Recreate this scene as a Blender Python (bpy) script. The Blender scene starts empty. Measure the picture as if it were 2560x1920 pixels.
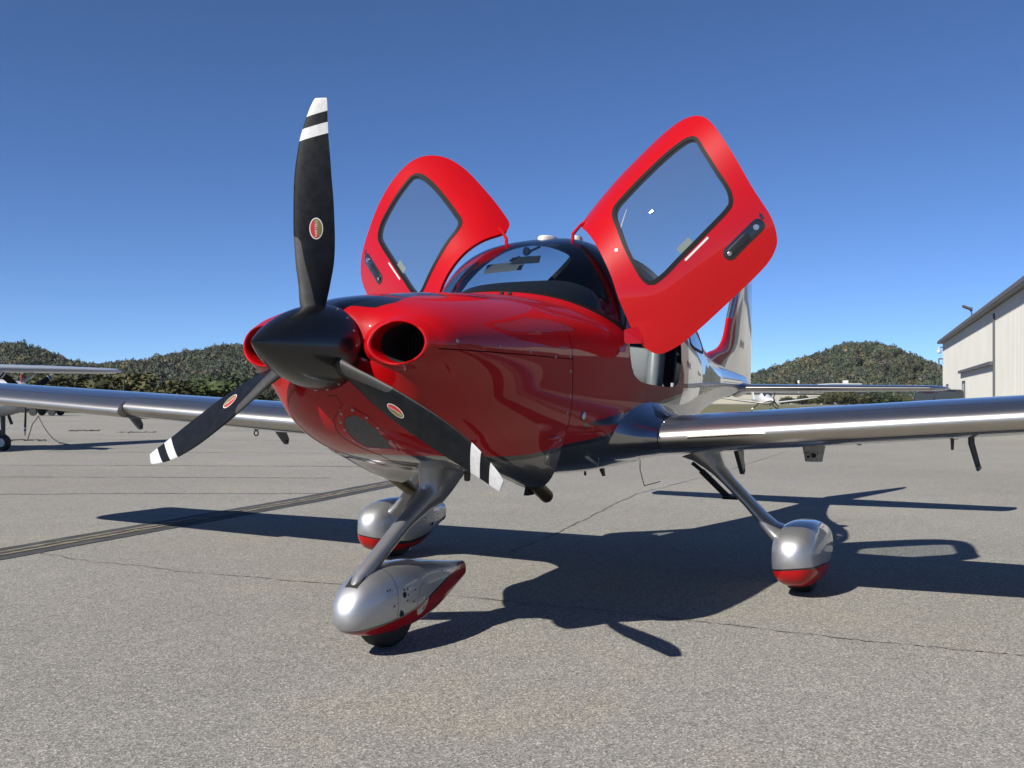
import bpy, bmesh, math, random
import numpy as np
from functools import lru_cache
random.seed(7); RNG = np.random.default_rng(7)
SC = bpy.context.scene
COL = SC.collection
R = math.radians

# ------------------------------------------------------------------ camera
CAM = np.array([-2.892, -2.5, 1.09]); YAW, PITCH, ROLL, FPX = .461, .0157, .006, 2540.
Fv = np.array([math.cos(PITCH)*math.cos(YAW), math.cos(PITCH)*math.sin(YAW), math.sin(PITCH)])
Rv = np.cross(Fv, [0, 0, 1]); Rv /= np.linalg.norm(Rv)
Uv = np.cross(Rv, Fv)
R2 = Rv*math.cos(ROLL)+Uv*math.sin(ROLL); U2 = -Rv*math.sin(ROLL)+Uv*math.cos(ROLL)
from mathutils import Matrix, Vector
cd = bpy.data.cameras.new('camera'); cam = bpy.data.objects.new('camera', cd); COL.objects.link(cam)
cd.sensor_width = 36; cd.lens = 36*FPX/2560; cd.clip_end = 6000; cd.clip_start = .05
M = Matrix.Identity(4)
for i in range(3):
    M[i][0] = R2[i]; M[i][1] = U2[i]; M[i][2] = -Fv[i]; M[i][3] = CAM[i]
cam.matrix_world = M
SC.camera = cam
# ------------------------------------------------------------------ sky, sun, exposure
SUN = np.array([-1.22, .45, 1.0]); SUN /= np.linalg.norm(SUN)
w = bpy.data.worlds.new('World'); SC.world = w; w.use_nodes = True
nt = w.node_tree
sky = nt.nodes.new('ShaderNodeTexSky'); sky.sky_type = 'NISHITA'; sky.sun_disc = False
sky.sun_elevation = math.asin(SUN[2]); sky.sun_rotation = math.atan2(SUN[0], SUN[1])
sky.altitude = 1500; sky.air_density = .6; sky.dust_density = .02; sky.ozone_density = 9
nt.links.new(sky.outputs[0], nt.nodes['Background'].inputs[0])
nt.nodes['Background'].inputs[1].default_value = .076
sl = bpy.data.lights.new('sun', 'SUN'); sl.energy = 4.9; sl.angle = R(.5); sl.color = (1, .945, .86)
so = bpy.data.objects.new('sun', sl); COL.objects.link(so)
so.rotation_euler = Vector(SUN).to_track_quat('Z', 'Y').to_euler(); so.location = (-8, 3, 9)
vs = SC.view_settings; vs.view_transform = 'Standard'; vs.look = 'None'; vs.exposure = .8; vs.gamma = 1
vs.use_curve_mapping = False
SC.render.engine = 'CYCLES'
SC.cycles.max_bounces = 10; SC.cycles.transparent_max_bounces = 12
SC.cycles.use_denoising = True

FH = np.array([math.cos(YAW), math.sin(YAW), 0]); RH = np.array([math.sin(YAW), -math.cos(YAW), 0])
def at(X, D, z=0):                       # metres right of / ahead of the viewer -> world
    p = CAM*[1, 1, 0] + RH*X + FH*D
    return np.array([p[0], p[1], z])
def au(u, D, z=0): return at((u-1280)/FPX*D, D, z)

# ------------------------------------------------------------------ materials
MATS = {}
def mat(name, col=(.5, .5, .5), rough=.5, metal=0, coat=0, coatr=.03, spec=.5, trans=0, emit=None):
    if name in MATS: return MATS[name]
    m = bpy.data.materials.new(name); m.use_nodes = True
    b = m.node_tree.nodes['Principled BSDF']
    b.inputs['Base Color'].default_value = (*col, 1); b.inputs['Roughness'].default_value = rough
    b.inputs['Metallic'].default_value = metal; b.inputs['Coat Weight'].default_value = coat
    b.inputs['Coat Roughness'].default_value = coatr; b.inputs['Specular IOR Level'].default_value = spec
    b.inputs['Transmission Weight'].default_value = trans
    MATS[name] = m
    return m
def nodes(m): return m.node_tree.nodes, m.node_tree.links, m.node_tree.nodes['Principled BSDF']
def N(ns, t, **k):
    n = ns.new(t)
    for a, v in k.items():
        if a.startswith('i_'):
            key = a[2:].replace('_', ' ')
            n.inputs[key].default_value = v
        else: setattr(n, a, v)
    return n
def vary(m, scale, lo, hi, detail=4, rough_var=None, bump=None, bscale=None, coord='Object'):
    """multiply the base colour by low-contrast noise, vary roughness, add bump"""
    ns, lk, b = nodes(m)
    tc = N(ns, 'ShaderNodeTexCoord')
    no = N(ns, 'ShaderNodeTexNoise'); no.inputs['Scale'].default_value = scale; no.inputs['Detail'].default_value = detail
    lk.new(tc.outputs[coord], no.inputs['Vector'])
    mr = N(ns, 'ShaderNodeMapRange'); mr.inputs[1].default_value = .3; mr.inputs[2].default_value = .7
    mr.inputs[3].default_value = lo; mr.inputs[4].default_value = hi
    lk.new(no.outputs['Fac'], mr.inputs[0])
    mx = N(ns, 'ShaderNodeMix', data_type='RGBA', blend_type='MULTIPLY'); mx.inputs[0].default_value = 1
    mx.inputs[6].default_value = b.inputs['Base Color'].default_value[:]
    lk.new(mr.outputs[0], mx.inputs[7]); lk.new(mx.outputs[2], b.inputs['Base Color'])
    if rough_var:
        m2 = N(ns, 'ShaderNodeMapRange'); m2.inputs[1].default_value = .3; m2.inputs[2].default_value = .7
        m2.inputs[3].default_value, m2.inputs[4].default_value = rough_var
        n2 = N(ns, 'ShaderNodeTexNoise'); n2.inputs['Scale'].default_value = scale*2.3; n2.inputs['Detail'].default_value = 5
        lk.new(tc.outputs[coord], n2.inputs['Vector']); lk.new(n2.outputs['Fac'], m2.inputs[0]); lk.new(m2.outputs[0], b.inputs['Roughness'])
    if bump:
        n3 = N(ns, 'ShaderNodeTexNoise'); n3.inputs['Scale'].default_value = bscale or scale; n3.inputs['Detail'].default_value = 3
        lk.new(tc.outputs[coord], n3.inputs['Vector'])
        bp = N(ns, 'ShaderNodeBump'); bp.inputs['Strength'].default_value = bump; bp.inputs['Distance'].default_value = .01
        lk.new(n3.outputs['Fac'], bp.inputs['Height']); lk.new(bp.outputs[0], b.inputs['Normal'])
    return m

RED = vary(mat('red_paint', (.325, .0018, .0034), .42, 0, .7, .015, .08), 3, .95, 1.04)
def flake(m, sc=900, amt=.10):
    ns, lk, b = nodes(m)
    tc = N(ns, 'ShaderNodeTexCoord'); v = N(ns, 'ShaderNodeTexVoronoi'); v.inputs['Scale'].default_value = sc
    lk.new(tc.outputs['Object'], v.inputs['Vector'])
    bp = N(ns, 'ShaderNodeBump'); bp.inputs['Strength'].default_value = amt; bp.inputs['Distance'].default_value = .002
    lk.new(v.outputs['Color'], bp.inputs['Height']); lk.new(bp.outputs[0], b.inputs['Normal'])
    return m
SILVER = flake(vary(mat('silver_paint', (.36, .367, .385), .30, .97, 1, .02), 2.5, .94, 1.05), amt=.05)
SILVER_SH = flake(vary(mat('shaded_silver_paint', (.17, .173, .182), .28, .95, 1, .02), 2.5, .94, 1.05), amt=.05)  # same silver paint, with the forward belly's shade put into the colour
PEARL = flake(vary(mat('silver_fairing_paint', (.40, .408, .425), .50, .88, 1, .03), 2.5, .94, 1.05))
BLACKG = mat('black_gloss_paint', (.006, .006, .008), .25, 0, 1, .03)
SPIN = vary(mat('black_spinner_paint', (.0035, .0035, .004), .32, 0, .6, .12), 30, .8, 1.2)
BLADE = vary(mat('black_composite', (.0062, .0070, .0088), .46, 0, 0, .03, .12), 22, .75, 1.35, rough_var=(.34, .5))
BOOT = vary(mat('black_rubber_boot', (.022, .022, .022), .6), 40, .8, 1.2)
TIP = vary(mat('white_tip_paint', (.42, .425, .43), .42), 60, .88, 1.05)
TITAN = vary(mat('brushed_titanium', (.47, .45, .42), .34, 1, 0), 8, .95, 1.04)
RUBBER = mat('black_rubber_seal', (.004, .004, .0045), .62, 0, 0, .03, .2)
TYRE = vary(mat('tyre_rubber', (.012, .012, .012), .75), 60, .8, 1.3, bump=.3, bscale=220)
LINER = vary(mat('dark_headliner', (.03, .03, .032), .85), 40, .9, 1.1)
DARK = mat('dark_cavity', (.006, .006, .006), .8)
GLARE = vary(mat('glareshield_vinyl', (.015, .015, .015), .62), 80, .8, 1.2, bump=.2, bscale=400)
LEATHER = vary(mat('grey_leather', (.20, .20, .195), .35), 20, .9, 1.06, bump=.1, bscale=150)
LEATHERB = vary(mat('black_leather', (.014, .014, .015), .42), 20, .9, 1.1, bump=.1, bscale=150)
WHITEP = mat('white_plastic', (.50, .50, .49), .4)
CHROME = mat('bolt_steel', (.55, .55, .56), .3, 1)
STEEL = vary(mat('dark_steel', (.06, .06, .062), .45, .6), 30, .8, 1.2)
BRKT = vary(mat('grey_bracket_paint', (.10, .10, .105), .42, .4, .3, .1), 20, .9, 1.1)
EXH = vary(mat('heat_tinted_steel', (.11, .085, .05), .4, .9), 18, .6, 1.3)
TAN = mat('beige_trim', (.42, .39, .33), .7)
MESHG = vary(mat('filter_mesh', (.10, .097, .094), .6, .3), 500, .3, 1.5, detail=0)
LENS = mat('lamp_lens', (.55, .57, .58), .12, .2, 1, .02)

def glass(name, tint, strength=.9, f0=.035, rough=.003, veil=0):
    m = bpy.data.materials.new(name); m.use_nodes = True
    ns, lk = m.node_tree.nodes, m.node_tree.links
    ns.remove(ns['Principled BSDF'])
    t = N(ns, 'ShaderNodeBsdfTransparent'); t.inputs[0].default_value = (*tint, 1)
    g = N(ns, 'ShaderNodeBsdfGlossy'); g.inputs['Roughness'].default_value = rough; g.inputs[0].default_value = (strength,)*3+(1,)
    lw = N(ns, 'ShaderNodeLayerWeight'); lw.inputs['Blend'].default_value = .5
    pw = N(ns, 'ShaderNodeMath', operation='POWER'); pw.inputs[1].default_value = 4.5
    fr = N(ns, 'ShaderNodeMath', operation='MULTIPLY_ADD'); fr.inputs[1].default_value = .93; fr.inputs[2].default_value = f0
    lk.new(lw.outputs['Facing'], pw.inputs[0]); lk.new(pw.outputs[0], fr.inputs[0])
    mx = N(ns, 'ShaderNodeMixShader')
    lk.new(fr.outputs[0], mx.inputs[0]); lk.new(t.outputs[0], mx.inputs[1]); lk.new(g.outputs[0], mx.inputs[2])
    last = mx
    if veil:                                     # pale diffuse mix, imitates light reflected by the pane
        df = N(ns, 'ShaderNodeBsdfDiffuse'); df.inputs[0].default_value = (.5, .5, .49, 1); last = N(ns, 'ShaderNodeMixShader'); last.inputs[0].default_value = veil
        lk.new(mx.outputs[0], last.inputs[1]); lk.new(df.outputs[0], last.inputs[2])
    lk.new(last.outputs[0], ns['Material Output'].inputs[0])
    MATS[name] = m
    return m
GLASSW = glass('windshield_glass', (.74, .79, .82))
GLASSD = glass('tinted_door_glass', (.82, .85, .86), .9, .045, .003, .018)

# ------------------------------------------------------------------ mesh helpers
def tag(o, label=None, cat=None, group=None, kind=None):
    if label: o['label'] = label
    if cat: o['category'] = cat
    if group: o['group'] = group
    if kind: o['kind'] = kind
    return o
def empty(name, loc=(0, 0, 0), rz=0):
    o = bpy.data.objects.new(name, None); COL.objects.link(o); o.location = loc; o.rotation_euler = (0, 0, rz)
    o.empty_display_size = .2
    return o
def link(name, me, parent=None):
    o = bpy.data.objects.new(name, me); COL.objects.link(o)
    if parent is not None: o.parent = parent
    return o
def mk(name, V, F, mats, parent=None, midx=None, angle=38, merge=0, recalc=True):
    me = bpy.data.meshes.new(name)
    me.from_pydata([tuple(map(float, v)) for v in V], [], [tuple(f) for f in F])
    if not isinstance(mats, (list, tuple)): mats = [mats]
    for m in mats: me.materials.append(m)
    if midx is not None: me.polygons.foreach_set('material_index', np.asarray(midx, np.int32))
    bm = bmesh.new(); bm.from_mesh(me)
    if merge: bmesh.ops.remove_doubles(bm, verts=bm.verts, dist=merge)
    if recalc: bmesh.ops.recalc_face_normals(bm, faces=bm.faces)
    bm.to_mesh(me); bm.free()
    if angle is not None:
        me.polygons.foreach_set('use_smooth', [True]*len(me.polygons))
        me.set_sharp_from_angle(angle=R(angle))
    me.update()
    return link(name, me, parent)
class B:
    """collects simple shapes into one mesh"""
    def __init__(s): s.V = []; s.F = []; s.M = []; s.cuts = []
    def add(s, V, F, m=0):
        o = len(s.V); s.cuts.append((o, len(s.F))); s.V += [np.asarray(v, float) for v in V]; s.F += [tuple(i+o for i in f) for f in F]; s.M += [m]*len(F); return s
    def box(s, a, b, m=0):
        a, b = np.minimum(a, b), np.maximum(a, b)
        V = [(x, y, z) for x in (a[0], b[0]) for y in (a[1], b[1]) for z in (a[2], b[2])]
        return s.add(V, [(0, 1, 3, 2), (4, 6, 7, 5), (0, 4, 5, 1), (2, 3, 7, 6), (0, 2, 6, 4), (1, 5, 7, 3)], m)
    def obox(s, c, ax, ay, az, m=0):       # oriented box: centre and three half vectors
        c, ax, ay, az = (np.asarray(k, float) for k in (c, ax, ay, az))
        V = [c+i*ax+j*ay+k*az for i in (-1, 1) for j in (-1, 1) for k in (-1, 1)]
        return s.add(V, [(0, 1, 3, 2), (4, 6, 7, 5), (0, 4, 5, 1), (2, 3, 7, 6), (0, 2, 6, 4), (1, 5, 7, 3)], m)
    def loft(s, rings, caps=True, closed=True, m=0):
        n = len(rings[0]); V = [p for r in rings for p in r]; F = []
        for i in range(len(rings)-1):
            for j in range(n if closed else n-1):
                k = (j+1) % n
                F.append((i*n+j, i*n+k, (i+1)*n+k, (i+1)*n+j))
        if caps:
            F.append(tuple(range(n))[::-1]); F.append(tuple((len(rings)-1)*n+j for j in range(n)))
        return s.add(V, F, m)
    def tube(s, pts, rad, n=8, m=0, caps=True):
        pts = [np.asarray(p, float) for p in pts]; rings = []
        rads = rad if isinstance(rad, (list, tuple)) else [rad]*len(pts)
        ref = None
        for i, p in enumerate(pts):
            t = pts[min(i+1, len(pts)-1)]-pts[max(i-1, 0)]; t = t/np.linalg.norm(t)
            if ref is None:
                ref = np.cross(t, (0, 0, 1) if abs(t[2]) < .9 else (1, 0, 0))
            u = ref-t*(ref@t); u /= np.linalg.norm(u); v = np.cross(t, u); ref = u
            rings.append([p+rads[i]*(math.cos(a)*u+math.sin(a)*v) for a in np.arange(n)*2*math.pi/n])
        return s.loft(rings, caps, True, m)
    def lathe(s, c, axis, prof, n=24, m=0):  # prof: list of (along axis, radius)
        c = np.asarray(c, float); t = np.asarray(axis, float); t = t/np.linalg.norm(t)
        u = np.cross(t, (0, 0, 1) if abs(t[2]) < .9 else (1, 0, 0)); u /= np.linalg.norm(u); v = np.cross(t, u)
        return s.loft([[c+t*a+r*(math.cos(q)*u+math.sin(q)*v) for q in np.arange(n)*2*math.pi/n] for a, r in prof], True, True, m)
    def disc(s, c, nrm, r, th=.003, n=10, m=0): return s.lathe(np.asarray(c)-np.asarray(nrm)*.002, nrm, [(0, r), (th+.002, r), (th+.003, r*.8)], n, m)
    def build_each(s, name, mats, parent=None, angle=38):
        ids = list(zip(s.cuts, s.cuts[1:]+[(len(s.V), len(s.F))]))
        return [mk(name, s.V[a[0]:b[0]], [tuple(i-a[0] for i in f) for f in s.F[a[1]:b[1]]], mats, parent, s.M[a[1]:b[1]], angle) for a, b in ids]
    def build(s, name, mats, parent=None, angle=38, merge=0):
        return mk(name, s.V, s.F, mats, parent, s.M, angle, merge)

def pchip(xs, y):
    xs = np.asarray(xs, float); y = np.asarray(y, float)
    h = np.diff(xs); d = np.diff(y)/h; m = np.zeros(len(xs))
    for i in range(1, len(xs)-1):
        if d[i-1]*d[i] > 0:
            w1 = 2*h[i]+h[i-1]; w2 = h[i]+2*h[i-1]; m[i] = (w1+w2)/(w1/d[i-1]+w2/d[i])
    m[0] = d[0]; m[-1] = d[-1]
    xs_, h_, y_, m_ = xs.tolist(), h.tolist(), y.tolist(), m.tolist()
    from bisect import bisect_left
    def f(x):
        x = min(max(x, xs_[0]), xs_[-1]); i = min(max(bisect_left(xs_, x)-1, 0), len(xs_)-2); t = (x-xs_[i])/h_[i]
        return (1+2*t)*(1-t)**2*y_[i]+t*(1-t)**2*h_[i]*m_[i]+t*t*(3-2*t)*y_[i+1]+t*t*(t-1)*h_[i]*m_[i+1]
    return f
def tab(rows):
    a = np.array(rows, float); fs = [pchip(a[:, 0], a[:, k]) for k in range(1, a.shape[1])]
    return lru_cache(20000)(lambda x: tuple(f(x) for f in fs))

# ------------------------------------------------------------------ the ground
def noise_chain(ns, lk, src, scale, detail=4, rough=.55):
    n = N(ns, 'ShaderNodeTexNoise'); n.inputs['Scale'].default_value = scale; n.inputs['Detail'].default_value = detail
    n.inputs['Roughness'].default_value = rough; lk.new(src, n.inputs['Vector']); return n
def asphalt():
    m = mat('aged_asphalt', (.2, .19, .175), .9); ns, lk, b = nodes(m)
    tc = N(ns, 'ShaderNodeTexCoord'); o = tc.outputs['Object']
    vor = N(ns, 'ShaderNodeTexVoronoi'); vor.inputs['Scale'].default_value = 150; lk.new(o, vor.inputs['Vector'])
    sep = N(ns, 'ShaderNodeSeparateColor'); lk.new(vor.outputs['Color'], sep.inputs[0])
    cr = N(ns, 'ShaderNodeValToRGB'); e = cr.color_ramp.elements
    e[0].position = 0; e[0].color = (.082, .0795, .071, 1); e[1].position = 1; e[1].color = (.34, .326, .284, 1)
    for p, c in ((.25, (.140, .135, .121)), (.6, (.182, .175, .156)), (.86, (.230, .220, .196))):
        x = e.new(p); x.color = (*c, 1)
    lk.new(sep.outputs[0], cr.inputs[0])
    n1 = noise_chain(ns, lk, o, 260, 3, .7); n2 = noise_chain(ns, lk, o, 1.1, 5, .6); n3 = noise_chain(ns, lk, o, .17, 4, .5); n4 = noise_chain(ns, lk, o, 9, 5, .65)
    def mr(n, lo, hi, a=.3, c=.7):
        q = N(ns, 'ShaderNodeMapRange'); q.inputs[1].default_value = a; q.inputs[2].default_value = c; q.inputs[3].default_value = lo; q.inputs[4].default_value = hi
        lk.new(n.outputs['Fac'], q.inputs[0]); return q.outputs[0]
    cur = cr.outputs[0]
    for s in (mr(n1, .88, 1.42), mr(n2, .95, 1.06), mr(n3, .91, 1.08), mr(n4, .94, 1.06)):
        mx = N(ns, 'ShaderNodeMix', data_type='RGBA', blend_type='MULTIPLY'); mx.inputs[0].default_value = 1
        lk.new(cur, mx.inputs[6]); lk.new(s, mx.inputs[7]); cur = mx.outputs[2]
    n5 = noise_chain(ns, lk, o, .55, 6, .62)               # brownish dust and old oil stains
    for rgb, lo, hi, a, c in (((1.05, .98, .86), 0, .8, .55, .70), ((.62, .61, .60), 0, .55, .30, .22)):
        q = mr(n5, lo, hi, a, c); mx = N(ns, 'ShaderNodeMix', data_type='RGBA', blend_type='MULTIPLY')
        lk.new(q, mx.inputs[0]); lk.new(cur, mx.inputs[6]); mx.inputs[7].default_value = (*rgb, 1); cur = mx.outputs[2]
    lk.new(cur, b.inputs['Base Color'])
    bp = N(ns, 'ShaderNodeBump'); bp.inputs['Strength'].default_value = .55; bp.inputs['Distance'].default_value = .004
    ad = N(ns, 'ShaderNodeMath', operation='ADD'); lk.new(vor.outputs['Distance'], ad.inputs[0]); lk.new(n1.outputs['Fac'], ad.inputs[1])
    lk.new(ad.outputs[0], bp.inputs['Height']); lk.new(bp.outputs[0], b.inputs['Normal'])
    return m
ASPH = asphalt()
GRASS = vary(mat('dry_grass', (.105, .098, .038), .95), .35, .7, 1.3, detail=8, bump=.6, bscale=6)
EARTH = vary(mat('meadow', (.07, .076, .032), .95), .05, .7, 1.25, detail=8)
def sheet(name, pts, z, m, kind='structure', parent=None):
    V = [(p[0], p[1], z) for p in pts]
    o = mk(name, V, [tuple(range(len(V)))], m, parent, angle=None)
    if kind: o['kind'] = kind
    return o
sheet('ground', [at(-3000, -600), at(3000, -600), at(3000, 4500), at(-3000, 4500)], -.008, EARTH)
apron = sheet('apron', [at(-420, -590), at(420, -590), at(420, 40), at(120, 74), at(30, 75), at(-60, 68), at(-420, 60)], 0, ASPH)
sheet('grass_field', [at(-5, 77), at(160, 77), at(200, 300), at(-5, 300)], -.004, GRASS)
sheet('far_taxiway', [at(-40, 312), at(260, 300), at(260, 350), at(-40, 352)], -.003, vary(mat('pale_concrete', (.20, .195, .18), .9), .2, .9, 1.1))
def ribbon(name, pts, wid, z, m, parent, jitter=0, sub=1, wvar=0):
    P = []
    for a, b in zip(pts[:-1], pts[1:]):
        for i in range(sub): P.append(np.asarray(a, float)+(np.asarray(b, float)-np.asarray(a, float))*i/sub)
    P.append(np.asarray(pts[-1], float)); P = [p[:2] for p in P]
    V = []; off = 0
    for i, p in enumerate(P):
        t = P[min(i+1, len(P)-1)]-P[max(i-1, 0)]; t = t/np.linalg.norm(t); n = np.array([-t[1], t[0]])
        if jitter: off = .8*off+random.gauss(0, jitter)
        ww = wid*(1+wvar*random.uniform(-1, 1))
        q = p+n*off; V += [(*(q-n*ww/2), z), (*(q+n*ww/2), z)]
    return mk(name, V, [(2*i, 2*i+1, 2*i+3, 2*i+2) for i in range(len(P)-1)], m, parent, angle=None)
SEALER = vary(mat('black_marking_paint', (.036, .036, .037), .85), 6, .6, 1.5, detail=8)
YELLOW = vary(mat('faded_yellow_paint', (.17, .15, .105), .85), 8, .62, 1.2, detail=8)
CRACK = vary(mat('crack_filler', (.098, .092, .083), .95), 5, .7, 1.5, detail=6)
# faded taxi line: dark border on both sides of a worn yellow line with a crack down its middle
tA, tB = np.array([-7.2, 2.3]), np.array([.2, 3.42]); 
TL = [np.array([-5.0, 3.02]), np.array([1.83, 3.80]), np.array([5.94, 4.34]), np.array([13.0, 5.62]), np.array([40.0, 10.9])]
ribbon('taxi_line_border', TL, .42, .004, SEALER, apron, sub=30, wvar=.03)
ribbon('taxi_line', TL, .15, .008, YELLOW, apron, sub=60, wvar=.08)
ribbon('taxi_line_crack', TL, .034, .011, SEALER, apron, sub=160, jitter=.006, wvar=.5)
ribbon('pavement_crack', [(2.1, 4.0), (1.94, 3.2), (1.92, 2.22), (2.02, .97), (2.05, -.56), (2.0, -1.98), (2.02, -2.55), (1.9, -5)], .009, .0035, CRACK, apron, sub=60, jitter=.007, wvar=.8)
ribbon('pavement_crack', [(3.6, .75), (4.83, .885), (8.35, 1.48), (12.4, 1.55), (20, 2.0)], .013, .0035, CRACK, apron, sub=60, jitter=.006, wvar=.6)
for D, x0, x1 in ((11.2, -7, -2.2), (13.5, -12, -2.5), (16, -12, 1), (20, -14, 2), (26, -20, 4), (34, -26, 8), (45, -34, 14)):
    ribbon('pavement_joint', [at(x0, D), at((x0+x1)/2, D+.35), at(x1, D+.5)], (.02+D*.0012), .0035, CRACK, apron, sub=40, jitter=.01, wvar=.5)
# stalks of dry grass blown onto the apron
for p, a, l, lab in (((-.95, .62), .3, .05, 'pale grass stalk on the asphalt at the far left'), ((-.78, -.9), -.4, .09, 'longest pale grass stalk in front of the nose wheel'), ((-1.12, -1.35), .1, .06, 'pale grass stalk nearest the bottom edge'), ((1.25, -.1), .5, .12, 'pale grass stalk lying inside the shadow of the nose'), ((-.4, -1.9), .9, .05, 'short pale grass stalk right of the nose wheel in the sun'), ((.3, -2.2), 1.9, .06, 'pale grass stalk below the shadow of the propeller blade')):
    d = np.array([math.cos(a), math.sin(a), 0])*l
    b_ = B(); b_.tube([np.array([*p, .006])-d/2, np.array([*p, .012]), np.array([*p, .006])+d/2+np.array([.004, .006, 0])], .0016, 5)
    tag(b_.build('grass_stalk', mat('straw', (.36, .31, .19), .8)), lab, 'stalk', 'grass stalks blown onto the apron')

# ================================================================== THE RED AIRPLANE
ZC = 1.25
DECK = tab([
 (0.45, .150, 1.440, 1.140, 2.0, 2.0), (0.47, .215, 1.462, 1.075, 2.0, 2.0), (0.52, .305, 1.490, 1.000, 2.1, 2.1),
 (0.60, .395, 1.515, .930, 2.2, 2.2), (0.80, .500, 1.548, .845, 2.4, 2.5), (1.00, .542, 1.572, .800, 2.5, 2.8),
 (1.30, .577, 1.600, .757, 2.6, 3.1), (1.60, .595, 1.622, .725, 2.6, 3.3), (2.00, .615, 1.640, .690, 2.6, 3.4),
 (2.50, .628, 1.650, .672, 2.5, 3.4), (3.00, .625, 1.655, .672, 2.4, 3.3), (3.50, .600, 1.650, .690, 2.3, 3.0),
 (4.00, .540, 1.640, .750, 2.2, 2.5), (4.50, .455, 1.610, .840, 2.1, 2.3), (5.00, .365, 1.560, .930, 2.0, 2.2),
 (5.50, .285, 1.510, 1.005, 2.0, 2.1), (6.00, .220, 1.460, 1.070, 2.0, 2.0), (6.50, .165, 1.415, 1.120, 2.0, 2.0),
 (7.00, .115, 1.380, 1.160, 2.0, 2.0), (7.45, .060, 1.345, 1.190, 2.0, 2.0), (7.60, .020, 1.320, 1.210, 2.0, 2.0)])
CAN = tab([
 (1.66, .10, 1.50, 2.0), (1.78, .30, 1.625, 2.15), (1.95, .44, 1.755, 2.5), (2.15, .54, 1.890, 2.95), (2.38, .612, 2.000, 3.0),
 (2.62, .6285, 2.052, 2.5), (3.00, .6265, 2.080, 2.33), (3.40, .6085, 2.075, 2.25), (3.80, .569, 2.015, 2.2), (4.20, .510, 1.915, 2.15),
 (4.70, .410, 1.755, 2.1), (5.20, .320, 1.600, 2.05), (5.60, .255, 1.480, 2.0)])
LOBE = tab([(.95, .06, .06, .93, .30), (1.1, .09, .09, .90, .33), (1.25, .115, .115, .872, .36), (1.4, .13, .14, .85, .38), (1.5, .135, .16, .838, .385), (1.6, .135, .178, .83, .385)])
def se(c, s, w, h, n): return (abs(c/w)**n+abs(s/h)**n)**(-1.0/n)
def smax(a, b, k):
    h = max(k-abs(a-b), 0)/k
    return max(a, b)+h*h*k*.25
def rad2(x, th):
    w, zt, zb, nu, nl = DECK(x); c, s = math.cos(th), math.sin(th)
    if 2.3 < x < 4.4: w = max(w, CAN(x)[0])      # no step where cabin top meets lower body
    r1 = se(c, s, w, zt-ZC, nu) if s >= 0 else se(c, s, w, ZC-zb, nl)
    r2 = -1
    if 1.66 < x < 5.6 and s > 0:
        w2, zt2, n2 = CAN(x); r2 = se(c, s, w2, zt2-ZC, n2)
    return r1, r2
def radius(x, th):
    r1, r2 = rad2(x, th); c, s = math.cos(th), math.sin(th); r = r1
    if r2 > 0: r = smax(r1, r2, .05*min(1, s*4)*min(1, max(0, (2.62-x)/.3, (x-4.1)/.5))+1e-4)
    if x < 1.6005: r = nose_r(x, c, s, r)
    return r
def nose_r(x, c, s, r1):
    blobs = []
    for sg in (-1, 1):                          # cheeks round the intakes, exhaust lobes low on each side
        if c*sg < -.35: continue
        q = 1-(abs(x-.82)/(.368 if x < .82 else .75))**2.7
        if q > 1e-4:
            q = q**(1/2.7); blobs.append((sg*.328, 1.310-ZC, .208*q, .160*q, .10*min(1, q*2)+1e-3))
        if x > .96 and s < .2:
            a, b, zl, yl = LOBE(x); blobs.append((sg*yl, zl-ZC, a, b, .08))
    if not blobs: return r1
    def Fn(r):
        y, z = r*c, r*s; f = r-r1
        for dy, dz, a, b, k in blobs:
            g = (math.hypot((y-dy)/a, (z-dz)/b)-1)*min(a, b); h = max(k-abs(f-g), 0)/k; f = min(f, g)-h*h*k*.25
        return f
    r = max([r1]+[math.hypot(q[0], q[1])+max(q[2], q[3]) for q in blobs])+.03
    while r > .05:
        f = Fn(r)
        if f <= 0: break
        r -= max(.012, f*.6)
    a, b = r, r+.05
    if Fn(b) < 0: b = r+.15
    for _ in range(17):
        m = (a+b)/2
        if Fn(m) < 0: a = m
        else: b = m
    return a
radius = lru_cache(400000)(radius)
def SP(x, th):
    r = radius(x, th); return np.array([x, r*math.cos(th), ZC+r*math.sin(th)])
def SN(x, th, e=1e-3):                    # outward normal
    a = SP(x+e, th)-SP(x-e, th); b = SP(x, th+e)-SP(x, th-e); n = np.cross(b, a); n = n/np.linalg.norm(n)
    return n if n[1]*math.cos(th)+n[2]*math.sin(th) > 0 else -n

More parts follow.
